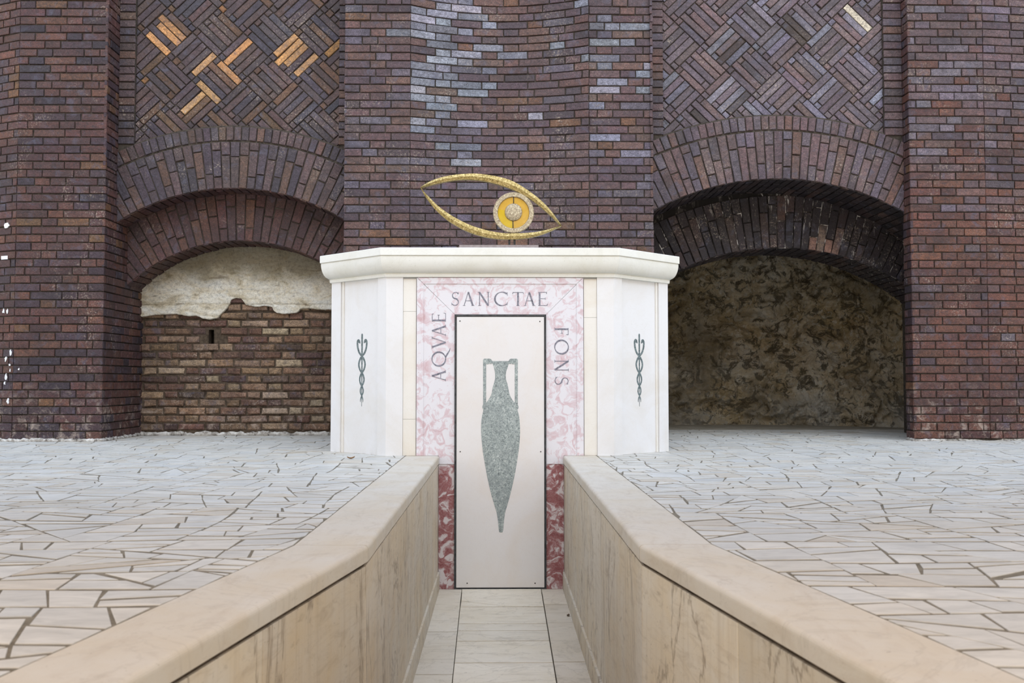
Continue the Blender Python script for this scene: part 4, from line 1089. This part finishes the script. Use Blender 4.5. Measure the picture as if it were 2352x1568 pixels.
for j in range(3):
    for q in range(40): fs.append((1 + j * 40 + q, 1 + j * 40 + (q + 1) % 40, 41 + j * 40 + (q + 1) % 40, 41 + j * 40 + q))
mb.add(vs, fs, smooth=True); mb.build('pupil', M['bronze_pale'], eye)
for (x0_, y0_, x1_, y1_) in ((1524, 452, 1524, 560), (1514, 800, 1516, 922)):
    mb = MB(); a, b = e2(x0_, y0_), e2(x1_, y1_); mb.tube([(a[0], YE, a[1]), (b[0], YE, b[1])], 0.0028); mb.build('pin', M['iron'], eye)
for x in (1462, 1538):
    mb = MB(); a = e2(x, 1070); mb.box(a[0] - 0.0075, a[0] + 0.0075, YE + 0.006, YE + 0.02, 1.3925, a[1]); mb.build('post', M['iron'], eye)
mb = MB(); a = at(1056, 565, YE).x; b = at(1236, 565, YE).x; mb.box(a, b, YE - 0.08, YE + 0.10, 1.3922, at(1146, 562.3, YE - 0.08).z); mb.build('base_plate', M['plinth'], eye)

# ------------------------------------------------------------------ small things
def leaf(name, p, s, mat, label, rot):
    mb = MB(); n = 9; vs = []; fs = []
    for k in range(n + 1):
        t = k / n; wd = 0.32 * math.sin(PI * t) ** 0.8 * s; x = (t - 0.5) * s; z = 0.004 + 0.18 * s * (2 * t - 1) ** 2
        for m in (-1, 0, 1):
            vs.append((x * math.cos(rot) - m * wd * math.sin(rot), x * math.sin(rot) + m * wd * math.cos(rot), z + abs(m) * 0.12 * s))
    for k in range(n):
        for q in (0, 1): fs.append((k * 3 + q, k * 3 + q + 1, k * 3 + q + 4, k * 3 + q + 3))
    off = len(vs); vs += [(x, y, z - 0.0012) for x, y, z in vs]; fs += [tuple(i + off for i in reversed(f)) for f in fs]
    mb.add(vs, fs); o = mb.build(name, mat); o.location = p; tag(o, label, 'leaf')
q = on_floor(806, 1054); leaf('dry_leaf', (q.x, q.y, 0.0), 0.05, M['leaf'], 'curled brown leaf on the paving in front of the left side of the monument', 0.4)
q = on_floor(1305, 1415, ZF); leaf('dry_leaf', (q.x, q.y, ZF), 0.03, M['leaf_dark'], 'tiny dark leaf on the channel floor beside the right wall', 1.2)
# scraps on the left pier
def scrap(px, py, w_, h_, name, label, cat, mat, seed):
    r = random.Random(seed); q = at(px, py, YP); n = 11; P = []
    y = mpl(q.x, q.z, 0)[1] - 0.004
    for k in range(n):
        a = 2 * PI * k / n; P.append((q.x + w_ * 0.5 * math.cos(a) * r.uniform(0.7, 1.15), q.z + h_ * 0.5 * math.sin(a) * r.uniform(0.7, 1.15)))
    if cat == 'label': P = [(q.x - w_ / 2, q.z - h_ / 2), (q.x + w_ / 2, q.z - h_ / 2), (q.x + w_ / 2, q.z + h_ / 2), (q.x - w_ / 2, q.z + h_ / 2)]
    mb = MB(); mb.prism(P, lambda u, v, d: (u, mpl(u, v, 0)[1] - 0.008 + d, v), 0.02, 0.0005)
    return mb.build(name, mat), q
o, q = scrap(4, 590, 0.07, 0.030, 'wall_label', '', 'label', M['paper'], 1); tag(o, 'small white rectangular label on the brick pier at the left edge of the photo', 'label')
o, q = scrap(10, 516, 0.06, 0.05, 'paper_scrap', '', 'x', M['paper'], 2); tag(o, 'torn pale paper scrap on the left brick pier, above the white label', 'paper scrap')
mb = MB(); r = random.Random(3)
for (x, y, a, b) in ((6, 714, 5, 8), (17, 714, 4, 7), (27, 808, 5, 9), (13, 824, 5, 7), (25, 838, 4, 6), (14, 866, 6, 9), (26, 850, 3, 6), (10, 880, 5, 6), (20, 920, 6, 10), (48, 848, 3, 4)):
    q = at(x, y, YP + 0.03); P = [(q.x + a / 400 * math.cos(2 * PI * k / 9) * r.uniform(0.4, 1.3), q.z + b / 330 * math.sin(2 * PI * k / 9) * r.uniform(0.4, 1.3)) for k in range(9)]
    mb.prism(P, lambda u, v, d: (u, mpl(u, v, 0)[1] - 0.006 + d, v), 0.02, 0.0005)
mb.build('paint_drips', M['paper'], wl)
